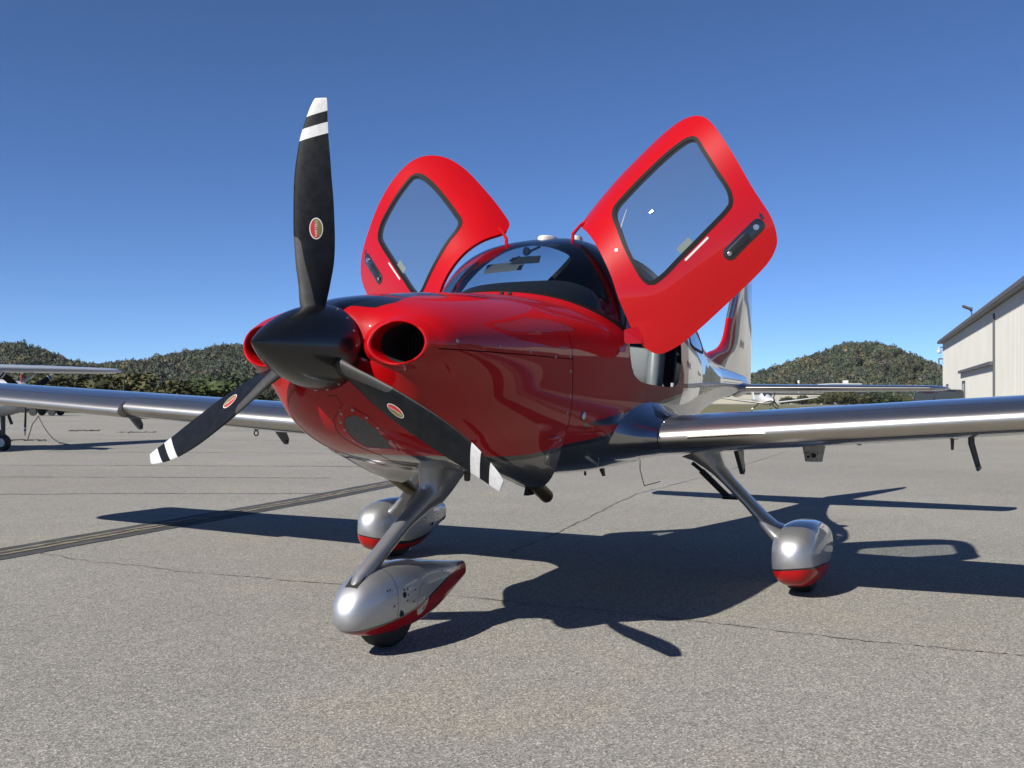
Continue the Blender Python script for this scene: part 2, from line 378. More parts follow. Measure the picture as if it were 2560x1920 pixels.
class Surf:
    """polygons in parameter space that can be cut along any zero line"""
    def __init__(s, P, F, ev, axis=None): s.P = [tuple(p) for p in P]; s.F = [tuple(f) for f in F]; s.ev = ev; s.axis = axis
    @staticmethod
    def grid(us, vs, ev, axis=None):
        n = len(vs)
        return Surf([(u, v) for u in us for v in vs], [(i*n+j, i*n+j+1, (i+1)*n+j+1, (i+1)*n+j) for i in range(len(us)-1) for j in range(n-1)], ev, axis)
    def cut(s, fn):
        val = np.asarray(fn(np.array(s.P)), float); val[np.abs(val) < 1e-7] = 1e-7
        val = val.tolist(); cache = {}; out = []
        P = s.P
        def edge(a, b):
            k = (a, b) if a < b else (b, a)
            if k not in cache:
                t = val[a]/(val[a]-val[b])
                P.append(tuple(P[a][i]+t*(P[b][i]-P[a][i]) for i in (0, 1))); val.append(0.); cache[k] = len(P)-1
            return cache[k]
        for f in s.F:
            sg = [val[i] > 0 for i in f]
            if all(sg) or not any(sg): out.append(f); continue
            pos, neg = [], []
            for i, a in enumerate(f):
                b = f[(i+1) % len(f)]
                (pos if val[a] > 0 else neg).append(a)
                if (val[a] > 0) != (val[b] > 0):
                    e = edge(a, b); pos.append(e); neg.append(e)
            for q in (pos, neg):
                if len(q) >= 3: out.append(tuple(q))
        s.F = out
        return s
    def cent(s): 
        A = np.array(s.P); return np.array([A[list(f)].mean(0) for f in s.F])
    def select(s, mask): return Surf(s.P, [f for f, m in zip(s.F, mask) if m], s.ev, s.axis)
    def mesh(s, name, mats, parent=None, midx=None, xf=None, merge=2e-5, angle=38):
        used = sorted({i for f in s.F for i in f}); mp = {k: i for i, k in enumerate(used)}
        V = [s.ev(*s.P[k]) for k in used]; F = [tuple(mp[i] for i in f) for f in s.F]; rc = True
        if s.axis is not None:                  # orient outward from the body's axis
            tot = 0
            for f in F[::max(1, len(F)//200)]:
                c = sum(V[i] for i in f)/len(f); n = np.cross(V[f[1]]-V[f[0]], V[f[2]]-V[f[0]]); tot += np.sign(n@(c-s.axis(c)))
            if tot < 0: F = [f[::-1] for f in F]
            rc = False
        if xf: V = [xf(v) for v in V]
        return mk(name, V, F, mats, parent, midx, angle, merge, rc)
def shell(s, name, mats, parent, th, midx=None, inner=0, rim=None, lift=0, xf=None):
    """closed shell of thickness th with exact surface normals: outer skin, inner skin, rim"""
    s = Surf(s.P, s.F, s.ev, s.axis); A = s.P
    used = sorted({i for f in s.F for i in f}); seen = {}; mp = {}; keep = []
    for k in used:                              # weld seam duplicates
        q = s.ev(*A[k]); key = tuple(np.round(q, 5))
        if key not in seen: seen[key] = len(keep); keep.append((k, q))
        mp[k] = seen[key]
    V = np.array([q for k, q in keep]); Nn = np.array([SN(*A[k]) for k, q in keep]); V = V+Nn*lift
    F = []; mi = []
    for j, f in enumerate(s.F):
        g = [mp[i] for i in f]; g = [a for i, a in enumerate(g) if a != g[i-1]]
        if len(g) < 3 or len(set(g)) < len(g): continue
        F.append(g); mi.append(0 if midx is None else int(midx[j]))
    tot = 0
    for f in F[::max(1, len(F)//300)]: tot += np.sign(np.cross(V[f[1]]-V[f[0]], V[f[2]]-V[f[0]])@Nn[f[0]])
    if tot < 0: F = [f[::-1] for f in F]
    n = len(V); V2 = V-Nn*th; cnt = {}
    for f in F:
        for i, a in enumerate(f):
            b = f[(i+1) % len(f)]; cnt[(a, b)] = cnt.get((a, b), 0)+1
    R_ = [(b, a, a+n, b+n) for (a, b) in cnt if (b, a) not in cnt]
    AF_ = [tuple(f) for f in F]+[tuple(i+n for i in f[::-1]) for f in F]+R_
    AM = mi+[inner]*len(F)+[inner if rim is None else rim]*len(R_)
    allV = np.concatenate([V, V2]); allN = np.concatenate([Nn, -Nn])
    if xf:
        o0 = xf(np.zeros(3)); allN = np.array([xf(v)-o0 for v in allN]); allV = np.array([xf(v) for v in allV])
    me = bpy.data.meshes.new(name); me.from_pydata(allV.tolist(), [], AF_)
    for m in mats: me.materials.append(m)
    me.polygons.foreach_set('material_index', np.array(AM, np.int32))
    sm = np.array([True]*(2*len(F))+[False]*len(R_)); me.polygons.foreach_set('use_smooth', sm)
    me.update()
    ln = np.zeros((len(me.loops), 3)); vi = np.zeros(len(me.loops), np.int32); me.loops.foreach_get('vertex_index', vi)
    nl = sum(len(f) for f in AF_[:2*len(F)]); ln[:nl] = allN[vi[:nl]]
    me.normals_split_custom_set(ln.tolist())
    return link(name, me, parent)
def solid(o, th, off=-1, mo=0, rim=0):
    m = o.modifiers.new('thick', 'SOLIDIFY'); m.thickness = th; m.offset = off; m.material_offset = mo; m.material_offset_rim = rim
    m.use_even_offset = False
    return o
def sdf_poly(x, y, poly):
    p = np.array(poly, float); d = np.full(x.shape, 1e9); ins = np.zeros(x.shape, bool)
    for i in range(len(p)):
        a, b = p[i], p[(i+1) % len(p)]; e = b-a
        wx, wy = x-a[0], y-a[1]; t = np.clip((wx*e[0]+wy*e[1])/(e@e+1e-12), 0, 1)
        d = np.minimum(d, (wx-e[0]*t)**2+(wy-e[1]*t)**2)
        c = (a[1] > y) != (b[1] > y)
        with np.errstate(divide='ignore', invalid='ignore'):
            xi = (b[0]-a[0])*(y-a[1])/(b[1]-a[1])+a[0]
        ins ^= c & (x < xi)
    return np.where(ins, -1, 1)*np.sqrt(d)
def smooth_poly(pts, n=6):                # closed Catmull-Rom
    p = np.array(pts, float); out = []
    for i in range(len(p)):
        a, b, c, d = p[i-1], p[i], p[(i+1) % len(p)], p[(i+2) % len(p)]
        for t in np.arange(n)/n:
            out.append(.5*((2*b)+(-a+c)*t+(2*a-5*b+4*c-d)*t*t+(-a+3*b-3*c+d)*t**3))
    return np.array(out)
KP = .60                                  # metres per radian round the cabin, for outlines
def phi(th): return np.where(np.cos(th) >= 0, th, np.pi-th)
def outline_fn(poly, side=None):
    q = smooth_poly([(x, R(d)*KP) for x, d in poly])
    def f(P):
        x, th = P[:, 0], P[:, 1]; d = sdf_poly(x, phi(th)*KP, q)
        if side is not None: d = np.where(np.sign(np.cos(th)) == side, d, 1.)
        return d
    return f

plane = empty('parked_airplane')
tag(plane, 'large red and silver propeller airplane with both cabin doors raised, nearest the camera', 'airplane')

# ---- paint lines
BL = pchip([.45, .75, 1.2, 1.51, 1.71, 1.945, 2.21, 2.36, 2.62, 2.83, 3.2, 3.45, 8], [.875, .852, .838, .862, .882, .898, .934, .962, 1.02, 1.05, 1.10, 1.16, 1.2])
XR = pchip([.6, 1.0, 1.2, 1.5, 1.7, 1.9, 2.0, 2.1], [3.40, 3.42, 3.48, 3.56, 3.80, 4.30, 4.60, 5.0])
def redness(P):
    out = np.empty(len(P))
    for i, (x, th) in enumerate(P):
        z = ZC+radius(x, th)*math.sin(th)
        h = z-BL(x)
        h = min(h, max(z-(.975+(x-1.774)*.107), .963-z, 1.774-x))
        out[i] = min(h, XR(z)-x)
    return out
SHADED_I = 5
def paint_cut(s, black=.023):
    s.cut(redness); s.cut(lambda P: redness(P)+black); s.cut(lambda P: P[:, 0]-2.47)
    return s
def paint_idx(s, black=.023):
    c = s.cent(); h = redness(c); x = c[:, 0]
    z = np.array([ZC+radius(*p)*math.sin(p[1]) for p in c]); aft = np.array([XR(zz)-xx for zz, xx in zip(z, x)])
    return np.where(h > 0, 0, np.where((h > -black) & (aft > .03), 2, np.where(x < 2.47, SHADED_I, 1)))  # forward silver takes the copy with shade in its colour

TH = np.linspace(-math.pi/2, 1.5*math.pi, 161)
# ---- cowling
xs = np.concatenate([.4505+np.linspace(0, 1, 34)**1.7*.20, np.linspace(.665, 1.595, 56)])
AXIS = lambda p: np.array([p[0], 0, ZC])
nose = Surf.grid(xs, TH, SP, AXIS)
def yz(P):
    r = np.array([radius(*p) for p in P]); return r*np.cos(P[:, 1]), ZC+r*np.sin(P[:, 1])
IY, IZ, IA, IB = .330, 1.312, .116, .081; LK = 1.34
def intake(P):
    y, z = yz(P); f = (np.hypot((np.abs(y)-IY)/(IA*LK-.0), (z-IZ)/(IB*LK))-1)*.1
    return np.where(P[:, 0] > .80, np.maximum(f, .1), f)
nose.cut(intake)
nose = nose.select(intake(nose.cent()) > 0)
for off in (.0022, -.0022):
    nose.cut(lambda P, o=off: yz(P)[1]-(1.288+o))
zc_ = yz(nose.cent())[1]
paint_cut(nose)
# black anti-glare panel along the top of the cowling
def antiglare(P):
    y, z = yz(P); x = P[:, 0]
    wdt = np.interp(x, [.45, .50, .53, .60, .75, .85, .9], [.0, .10, .185, .235, .22, .19, -.05])
    wd2 = np.interp(x, [.91, .94, 1.05, 1.2, 1.3, 1.34], [-.05, .22, .235, .21, .10, -.05])
    d = np.minimum(np.abs(y)-wdt, np.abs(y)-wd2)
    return np.where(z > 1.4, d, .5)
nose.cut(antiglare)
iv = intake(np.array(nose.P)); nose.F = [f for f in nose.F if min(iv[i] for i in f) > -.0035]
cc = nose.cent(); zc_ = yz(cc)[1]; ag = antiglare(cc)
for nm, m_ in (('upper_cowling', zc_ > 1.288+.002), ('lower_cowling', zc_ < 1.288-.002)):
    part = nose.select(m_); mi = paint_idx(part); mi = np.where(ag[m_] < 0, 2, mi)
    shell(part, nm, [RED, SILVER, BLACKG, DARK, DARK, SILVER_SH], plane, .008, mi, 3, 0)
# intake lips, ducts and baffles
def front_x(y, z):
    th = math.atan2(z-ZC, y); rr = math.hypot(y, z-ZC); a, b = .451, .85
    for _ in range(40):
        m_ = (a+b)/2
        if radius(m_, th) < rr: a = m_
        else: b = m_
    return b
for sg in (-1, 1):
    rings = []
    an = np.linspace(0, 2*math.pi, 73)[:-1]
    for k, fwd in ((LK, 0), (1.30, .0015), (1.25, .0045), (1.20, .008), (1.15, .0115), (1.10, .0140), (1.05, .0145), (1.01, .0115), (.98, .005), (.962, -.004), (.953, -.016), (.95, -.03), (.95, -.06)):
        ring = []
        for a in an:
            ca, sa = math.cos(a), math.sin(a); kk = max(k, 1.06)
            x = front_x(sg*(IY+IA*kk*ca), IZ+IB*kk*sa)
            ring.append(np.array([x-fwd, sg*(IY+IA*k*ca), IZ+IB*k*sa]))
        xr_ = np.array([q[0] for q in ring]); xr_ = np.median(np.stack([np.roll(xr_, j) for j in (-2, -1, 0, 1, 2)]), 0) if k < 1.3 else xr_
        for _ in range(int(max(0, (1.34-k)*40))): xr_ = (np.roll(xr_, 1)+2*xr_+np.roll(xr_, -1))/4
        for q, v_ in zip(ring, xr_): q[0] = v_
        rings.append(ring)
    b_ = B(); b_.loft(rings, caps=False)
    b_.build('intake_lip', [RED], plane, angle=80)
    b_ = B(); el = []
    for xx, k in ((.515, .948), (.62, .96), (.78, 1.0)):
        el.append([np.array([max(xx, front_x(sg*(IY+IA*math.cos(a)), IZ+IB*math.sin(a))+.045) if xx < .55 else xx, sg*(IY+IA*k*math.cos(a)), IZ+IB*k*math.sin(a)]) for a in np.linspace(0, 2*math.pi, 41)[:-1]])
    b_.loft(el, caps=False)
    b_.add([np.array([.775, sg*(IY+IA*1.02*math.cos(a)), IZ+IB*1.02*math.sin(a)]) for a in np.linspace(0, 2*math.pi, 41)[:-1]], [tuple(range(40))])
    duct = b_.build('intake_duct', [DARK], plane)
    b_ = B()
    for k in range(13):
        y = sg*(IY+(-.105+.0175*k)); hh = IB*math.sqrt(max(0, 1-((abs(y)-IY)/IA)**2))*.95
        b_.box((.715, y-.002, IZ-hh), (.774, y+.002, IZ+hh))
    b_.build_each('cylinder_fin', [mat('engine_fins', (.05, .05, .05), .5, .6)], duct, angle=None)

# ---- spinner and propeller
ZH, XPR = 1.296, .36
b_ = B()
b_.lathe((0, 0, ZH), (1, 0, 0), [(0, .0012)]+[(.442*t, .174*(1-(1-t)**1.85)**.93) for t in np.linspace(.012, 1, 34)]+[(.4425, .168), (.44, .05)], 56)
spinner = b_.build('spinner', [SPIN], plane, angle=30)
b_ = B()
for k in range(18):
    a = k*2*math.pi/18+.15
    if min(abs((a-q+math.pi) % (2*math.pi)-math.pi) for q in (0, 2*math.pi/3, 4*math.pi/3)) < .38: continue
    n_ = np.array([-.12, -math.sin(a), math.cos(a)]); n_ /= np.linalg.norm(n_)
    b_.disc(np.array([.415, -.1735*math.sin(a), ZH+.1735*math.cos(a)]), n_, .0052, .001, 8)
b_.build_each('spinner_screw', [CHROME], spinner)
bt = tab([  # r, chord, offset to trailing edge, thickness ratio, pitch
 (.07, .088, 0, .95, 45), (.13, .090, 0, .70, 45), (.17, .104, .000, .42, 44), (.24, .123, .004, .26, 42), (.345, .152, .005, .18, 37),
 (.46, .162, .001, .135, 32), (.575, .159, -.003, .11, 28), (.69, .147, -.007, .095, 24.5), (.81, .122, -.005, .085, 21),
 (.90, .092, .004, .08, 19), (.955, .070, .013, .08, 18), (.985, .052, .020, .08, 17.5), (.99, .046, .022, .06, 17.5)])
PH0 = .006
def blade_ev(k):
    a = PH0+k*2*math.pi/3
    er = np.array([0, -math.sin(a), math.cos(a)]); et = np.array([0, -math.cos(a), -math.sin(a)]); ex = np.array([1., 0, 0])
    def ev(r, s, lift=0):
        c_, off, th, be = bt(r); be = R(be)
        cv = math.cos(be)*et+math.sin(be)*ex; nv = -math.cos(be)*ex+math.sin(be)*et
        c = -.5*math.cos(2*math.pi*s); u = c+.5; p = 2.598*math.sqrt(max(u, 0))*(1-u)+.05*(1-abs(2*u-1))
        if r < .2:
            q = min(1, max(0, (.2-r)/.07)); p = p*(1-q)+q*math.sin(2*math.pi*s if s <= .5 else 2*math.pi*(1-s))*.9
        h = th*c_*.62*p*(1 if s <= .5 else -.62)
        return np.array([XPR, 0, ZH])+er*r+cv*(off+c*c_)+nv*(h+lift)
    return ev
SEGR = np.concatenate([np.linspace(.07, .95, 60), np.linspace(.96, .9895, 8)])
def chordpos(P): return np.array([bt(r)[1]-.5*math.cos(2*math.pi*s)*bt(r)[0] for r, s in P])
decal_cols = [mat('decal_white', (.5, .49, .46), .4), mat('decal_red', (.36, .02, .02), .4), mat('decal_olive', (.13, .105, .03), .4)]
tx = bpy.data.curves.new('t', 'FONT'); tx.body = 'HARTZELL'; tx.align_x = 'CENTER'; tx.align_y = 'CENTER'; tx.size = 1
to = bpy.data.objects.new('t', tx); COL.objects.link(to)
bpy.context.view_layer.update()
tme = to.to_mesh(); TV = [np.array(v.co) for v in tme.vertices]; TF = [tuple(p.vertices) for p in tme.polygons]; to.to_mesh_clear()
bpy.data.objects.remove(to); bpy.data.curves.remove(tx)
wmax = max(v[0] for v in TV)-min(v[0] for v in TV)
for k in range(3):
    ev = blade_ev(k)
    s = Surf.grid(SEGR, np.linspace(0, 1, 49), ev)
    sl_ = .28
    for r0 in (.925, .880, .835): s.cut(lambda P, q=r0: P[:, 0]-sl_*chordpos(P)-q)
    def boot(P): 
        r, c = P[:, 0], chordpos(P); 
        w_ = np.interp(r, [.1, .2, .3, .42, .435, .44], [.06, .055, .045, .03, .012, -.01])
        ch = np.array([bt(q)[0] for q in r]); return (c+ch*.5)-w_
    s.cut(boot)
    c_ = s.cent(); q = c_[:, 0]-sl_*chordpos(c_); bo = boot(c_)
    mi = np.where(q > .925, 1, np.where(q > .880, 0, np.where(q > .835, 1, np.where((bo < 0) & (c_[:, 0] > .15), 2, 0))))
    # tip cap
    o = s.mesh('propeller_blade', [BLADE, TIP, BOOT], plane, mi, merge=1e-6, angle=60)
    bm = bmesh.new(); bm.from_mesh(o.data); ed = [e for e in bm.edges if e.is_boundary]; bmesh.ops.holes_fill(bm, edges=ed, sides=80); bm.to_mesh(o.data); bm.free()
    # maker's oval decal following the blade face
    def onblade(r, c, lift):
        ch, off = bt(r)[0], bt(r)[1]; cc_ = max(-1, min(1, (c-off)/ch*2)); return ev(r, math.acos(-cc_)/(2*math.pi), lift)
    r0, c0 = .468, .010
    b_ = B(); n_ = 28
    def oval(ka, kb, lift, m_, half=None):
        V = [onblade(r0, c0, lift)]; F = []
        for ring in (.5, 1):
            for a in np.arange(n_)*2*math.pi/n_: V.append(onblade(r0+ka*ring*math.cos(a), c0+kb*ring*math.sin(a), lift))
        for j in range(n_):
            jn = (j+1) % n_
            ok = half is None or (half > 0) == (math.sin((j+.5)*2*math.pi/n_+.5) > 0)
            if not ok: continue
            F += [(0, 1+j, 1+jn), (1+j, 1+n_+j, 1+n_+jn, 1+jn)]
        b_.add(V, F, m_)
    oval(.043, .0265, .0012, 0); oval(.039, .0230, .0017, 2, 1); oval(.039, .0230, .0017, 1, -1)
    sc = .066/wmax
    b_.add([onblade(r0+v[0]*sc, c0-v[1]*sc*.95, .0022) for v in TV], TF, 0)
    b_.build('maker_decal', decal_cols, o, angle=None)

# ---- doors, windows and the fuselage shell
DOOR = [(2.356, 0.5), (2.334, 10.3), (2.366, 20), (2.421, 31.0), (2.482, 40.3), (2.525, 49.2), (2.553, 57.3), (2.566, 66), (2.572, 76.6), (2.63, 82.0), (2.72, 83.0), (2.95, 82.4), (3.198, 81.2), (3.345, 77.8),
        (3.429, 72.2), (3.467, 65.5), (3.458, 56.6), (3.404, 41.2), (3.342, 24.6), (3.300, 8.7), (3.252, 0.0), (3.195, -4.6), (3.08, -7.0), (2.803, -6.6), (2.563, -5.6), (2.44, -3.7)]
WIN = [(2.600, 25.5), (2.588, 31.5), (2.642, 45), (2.692, 54), (2.725, 60.3), (2.775, 64.0), (2.877, 64.6), (3.131, 64.7), (3.270, 63.6), (3.335, 61.5), (3.350, 58.2), (3.328, 52.6), (3.286, 40.9), (3.258, 32.0), (3.230, 27.6), (3.178, 24.6), (3.001, 24.0), (2.8, 23.9), (2.68, 23.8)]
REARW = [(3.62, 22), (3.66, 32), (3.74, 45), (3.80, 52), (3.90, 54), (4.05, 50), (4.2, 40), (4.27, 30), (4.25, 22), (4.15, 19), (3.9, 18), (3.7, 18.5)]
door_f, win_f, rear_f = outline_fn(DOOR), outline_fn(WIN), outline_fn(REARW)
WSX = pchip([0, 10, 20, 30, 40, 50, 60, 70, 80, 90], [2.300, 2.287, 2.320, 2.372, 2.438, 2.485, 2.515, 2.527, 2.545, 2.56])
def ws_f(P):                              # windshield: ahead of the door line, above the deck joint
    out = np.full(len(P), .5)
    for i, (x, th) in enumerate(P):
        if 1.66 < x < 2.7 and math.sin(th) > .05:
            r1, r2 = rad2(x, th); d = abs(math.degrees(th if math.cos(th) >= 0 else math.pi-th))
            out[i] = max(-(r2-r1-.016)*1.1, x-WSX(d))
    return out
xs = np.concatenate([np.arange(1.6015, 4.45, .0215), np.linspace(4.46, 7.595, 44)])
fus = Surf.grid(xs, TH, SP, AXIS)
fus.cut(door_f); fus.cut(lambda P: door_f(P)+.004)
fus.cut(rear_f); fus.cut(lambda P: rear_f(P)+.022)
fus.cut(win_f); fus.cut(lambda P: win_f(P)+.020)
fus.cut(ws_f); fus.cut(lambda P: ws_f(P)+.022)
paint_cut(fus)
cc = fus.cent(); fd, fw, fr, fs, ths = door_f(cc), win_f(cc), rear_f(cc), ws_f(cc), cc[:, 1]
body = fus.select((fd > 0) & (fr > 0) & (fs > 0))
shell(body, 'fuselage', [RED, SILVER, BLACKG, LINER, RUBBER, SILVER_SH], plane, .03, paint_idx(body), 3, 4)
shell(fus.select((fs < 0) & (fs > -.022)), 'windshield_border', [RUBBER], plane, .012)
shell(fus.select(fs < -.022), 'windshield', [GLASSW], plane, .005)
for sg in (-1, 1):
    sd = np.sign(np.cos(ths)) == sg
    shell(fus.select((fr < 0) & (fr > -.022) & sd), 'rear_window_seal', [RUBBER], plane, .02, lift=.003)
    shell(fus.select((fr < -.022) & sd), 'rear_window', [GLASSD], plane, .005)
# hinge axis and opening angle (left side); the right door mirrors it
HA = np.array([2.4847, -.2145, 2.0111]); HB = np.array([2.3143, -.6038, 1.4421]); KAX = (HB-HA)/np.linalg.norm(HB-HA)
def rot(p, al):
    v = p-HA; return HA+v*math.cos(al)+np.cross(KAX, v)*math.sin(al)+KAX*(KAX@v)*(1-math.cos(al))
ALPHA = {-1: 1.437, 1: 1.347}
for sg in (-1, 1):
    mir = np.array([1, -sg, 1.])
    xf = lambda p, m_=mir, al=ALPHA[sg]: rot(p*m_, al)*m_
    sd = np.sign(np.cos(ths)) == sg
    d_ = fus.select((fd < -.004) & (fw > 0) & sd)
    door = shell(d_, 'door', [RED, LINER], plane, .022, None, 1, 0, xf=xf)
    door['label'] = 'left cabin door swung up, seen from outside' if sg < 0 else 'right cabin door swung up behind the propeller'
    shell(fus.select((fw < 0) & (fw > -.020) & sd), 'window_seal', [RUBBER], door, .026, lift=.003, xf=xf)
    shell(fus.select((fw < -.020) & sd), 'window_pane', [GLASSD], door, .005, xf=xf)
    def dpt(x, d, lift=0, s_=sg, xf_=xf):
        th = R(d) if s_ > 0 else math.pi-R(d); return xf_(SP(x, th)+SN(x, th)*lift)
    # recessed handle: dark stadium plate, paddle and key cylinder
    def stadium(x0, x1, deg, hw, lift, n=10):
        pts = []
        for a in np.linspace(-90, 90, n): pts.append(dpt(x1+hw*math.cos(R(a)), deg+math.degrees(hw*math.sin(R(a))/.62), lift))
        for a in np.linspace(90, 270, n): pts.append(dpt(x0+hw*math.cos(R(a)), deg+math.degrees(hw*math.sin(R(a))/.62), lift))
        return pts
    b_ = B(); b_.loft([stadium(3.01, 3.215, 10.1, .036, -.004), stadium(3.01, 3.215, 10.1, .036, .002), stadium(3.012, 3.213, 10.1, .031, .003)])
    hd = b_.build('handle_plate', [BLACKG], door, angle=30)
    b_ = B(); b_.loft([stadium(3.015, 3.13, 10.1, .021, .002), stadium(3.015, 3.13, 10.1, .020, .009), stadium(3.02, 3.125, 10.1, .016, .011)]); b_.build('paddle', [mat('handle_black', (.012, .012, .014), .3)], hd, angle=30)
    b_ = B(); b_.loft([stadium(3.2, 3.203, 10.1, .015, .002), stadium(3.2, 3.203, 10.1, .014, .008)]); b_.build('key_lock', [CHROME], hd, angle=30)
    b_ = B(); b_.loft([stadium(3.004, 3.008, 10.1, .010, .0112), stadium(3.004, 3.008, 10.1, .009, .0118)]); b_.build('emblem', [mat('emblem_grey', (.35, .35, .36), .3, .8)], hd, angle=30)
    # opening arrow mark and placard under the window
    def patch(pts, lift, name, m_, sub=8):
        q = [dpt(x, d, lift) for x, d in pts]; b2 = B(); b2.add(q, [tuple(range(len(q)))]); return b2.build(name, [m_], door, angle=None)
    patch([(3.252, 10.6), (3.268, 10.6), (3.268, 12.4), (3.276, 12.4), (3.264, 14), (3.252, 12.4)], .0015, 'arrow_mark', BLACKG)
    b_ = B(); xs_ = np.linspace(2.82, 2.99, 9)
    b_.add([dpt(x, d, .0015) for x in xs_ for d in (22.0, 23.0)], [(2*i, 2*i+1, 2*i+3, 2*i+2) for i in range(8)]); b_.build('placard', [mat('placard_white', (.46, .45, .45), .5)], door, angle=None)
    b_ = B(); b_.add([dpt(x, d, -.008) for x in np.linspace(2.83, 2.92, 5) for d in (25.2, 29.0)], [(2*i, 2*i+1, 2*i+3, 2*i+2) for i in range(4)]); b_.build('window_sticker', [mat('sticker_pale', (.32, .33, .27), .7)], door, angle=None)
    # hinges
    b_ = B(); A_, B2 = HA*mir, HB*mir
    top = dpt(2.63, 76, -.008)
    b_.tube([A_+np.array([0, 0, -.02]), A_+np.array([.0, 0, .035]), (A_+top)/2+np.array([0, 0, .03]), top], [.011, .011, .009, .009], 8)
    b_.build('door_hinge', [RED], door)
    lo = dpt(2.40, 14, -.006); n2 = np.cross(lo-B2, [0, 0, 1.]); n2 /= np.linalg.norm(n2)
    b_ = B(); up = np.array([0, 0, 1.])
    q = [B2+np.array([-.03, 0, .03]), B2+np.array([-.03, 0, -.045]), lo+np.array([0, 0, -.075]), lo+np.array([.01, 0, .03])]
    b_.loft([[p-n2*.006 for p in q], [p+n2*.006 for p in q]])
    b_.build('door_hinge', [RED], door, angle=20)
# door sill detail: striker and red reflector strip on the left sill
b_ = B(); b_.box((3.12, -.60, 1.13), (3.15, -.615, 1.20)); b_.box((3.10, -.60, 1.125), (3.17, -.62, 1.137)); b_.build('door_striker', [WHITEP], plane)

# ---- fittings on the cowling
def near(p): 
    th = math.atan2(p[2]-ZC, p[1]); return SP(p[0], th), SN(p[0], th), th
b_ = B()
for p in [(.614, -.493, 1.318), (.903, -.52, 1.311), (1.161, -.55, 1.302), (1.415, -.58, 1.292), (1.572, -.594, 1.30), (1.574, -.594, 1.229), (1.574, -.58, 1.11), (1.564, -.577, 1.03), (1.56, -.5, .93),
          (.60, .49, 1.318), (.9, .52, 1.311), (1.16, .55, 1.3)]:
    q, n_, t_ = near(p); b_.disc(q, n_, .0085, .0012, 10)
b_.build_each('cowl_fastener', [mat('fastener_grey', (.30, .26, .26), .35, .8)], plane)
b_ = B(); q, n_, t_ = near((1.74, -.58, 1.018)); b_.disc(q, n_, .024, .002, 20); lampr = b_.build('side_lamp_bezel', [BLACKG], plane)
b_ = B(); b_.disc(q+n_*.002, n_, .019, .004, 20); b_.build('side_lamp', [LENS], lampr)
b_ = B(); q, n_, t_ = near((1.50, -.52, .925))
b_.loft([[q+np.array([dx, 0, 0])+n_*(-.01+rr_*math.cos(a)*.8)+np.array([0, -n_[2], n_[1]])*rr_*math.sin(a)*.6 for a in np.linspace(0, 2*math.pi, 13)[:-1]] for dx, rr_ in ((-.075, .003), (-.06, .014), (-.02, .026), (.02, .026), (.06, .014), (.075, .003))])
b_.build('cowl_reflection_bump', [RED], plane, angle=60)  # raised red bump standing in for a reflection of the door
# chin grille with its screwed frame
def surfpoly(pts, lift):
    out = []
    for p in pts:
        q, n_, t_ = near(p); out.append(q+n_*lift)
    return out
CH = [(.535, -.032, .984), (.561, -.03, .96), (.615, -.03, .922), (.678, -.046, .89), (.69, -.097, .89), (.712, -.148, .889), (.649, -.165, .924), (.578, -.16, .969), (.538, -.141, 1.003), (.509, -.103, 1.026), (.511, -.053, 1.014)]
CHC = np.mean(CH, 0)
def densify(pts, n=5): return [tuple(p) for p in smooth_poly(pts, n)] if len(pts[0]) == 2 else [tuple(np.asarray(a)*(1-t)+np.asarray(b)*t) for a, b in zip(pts, list(pts[1:])+[pts[0]]) for t in np.arange(n)/n]
ring0 = densify(CH, 4)
b_ = B()
rr_ = [surfpoly([tuple(CHC+(np.array(p)-CHC)*k) for p in ring0], l_) for k, l_ in ((.04, .0025), (.5, .0025), (1, .0025), (1.0, -.002))]
b_.loft(rr_, caps=False); b_.add(rr_[0], [tuple(range(len(rr_[0])))])
grl = b_.build('chin_grille', [MESHG], plane)
b_ = B(); rr_ = [surfpoly([tuple(CHC+(np.array(p)-CHC)*k) for p in ring0], l_) for k, l_ in ((1.0, .0), (1.015, .004), (1.28, .0035), (1.32, -.001))]
b_.loft(rr_, caps=False); b_.build('grille_frame', [RED], grl, angle=50)
b_ = B()
for p in densify(CH, 1)[::1]:
    q, n_, t_ = near(tuple(CHC+(np.array(p)-CHC)*1.16)); b_.disc(q+n_*.003, n_, .0065, .001, 8)
b_.build_each('frame_screw', [mat('fastener_grey')], grl)
def seam(name, pts, rad=.0013, sub=5, parent=plane):
    b2 = B(); P = []
    for a, b in zip(pts[:-1], pts[1:]):
        for t in np.arange(sub)/sub: P.append(np.asarray(a)*(1-t)+np.asarray(b)*t)
    P.append(np.asarray(pts[-1]))
    q = [near(tuple(p)) for p in P]; b2.tube([a+n*.0002 for a, n, t in q], rad, 5); return b2.build(name, [DARK], parent)
seam('panel_seam', [(.46, .001, 1.119), (.462, -.046, 1.102), (.477, -.062, 1.067), (.49, -.032, 1.04), (.513, .007, 1.009), (.552, .024, .967), (.592, .025, .935), (.645, .008, .905), (.704, -.01, .878), (.78, -.04, .852), (.9, -.02, .82), (1.05, .02, .80), (1.15, .03, .785)])
# exhaust fairings and stacks either side of the nose leg
for sg in (-1, 1):
    b_ = B(); p0 = np.array([1.50, sg*.40, .725]); p1 = np.array([1.735, sg*.40, .610]); d = (p1-p0)/np.linalg.norm(p1-p0)
    b_.lathe(p0, d, [(0, .034), (np.linalg.norm(p1-p0), .034), (np.linalg.norm(p1-p0)+.004, .032), (np.linalg.norm(p1-p0), .030), (.05, .030), (.049, .001)], 20)
    b_.build('exhaust_stack', [EXH], plane)
b_ = B(); b_.obox((1.64, -.36, .70), (.035, 0, .0), (0, .012, 0), (.03, 0, .075)); b_.build('cowl_flap_bracket', [DARK], plane)
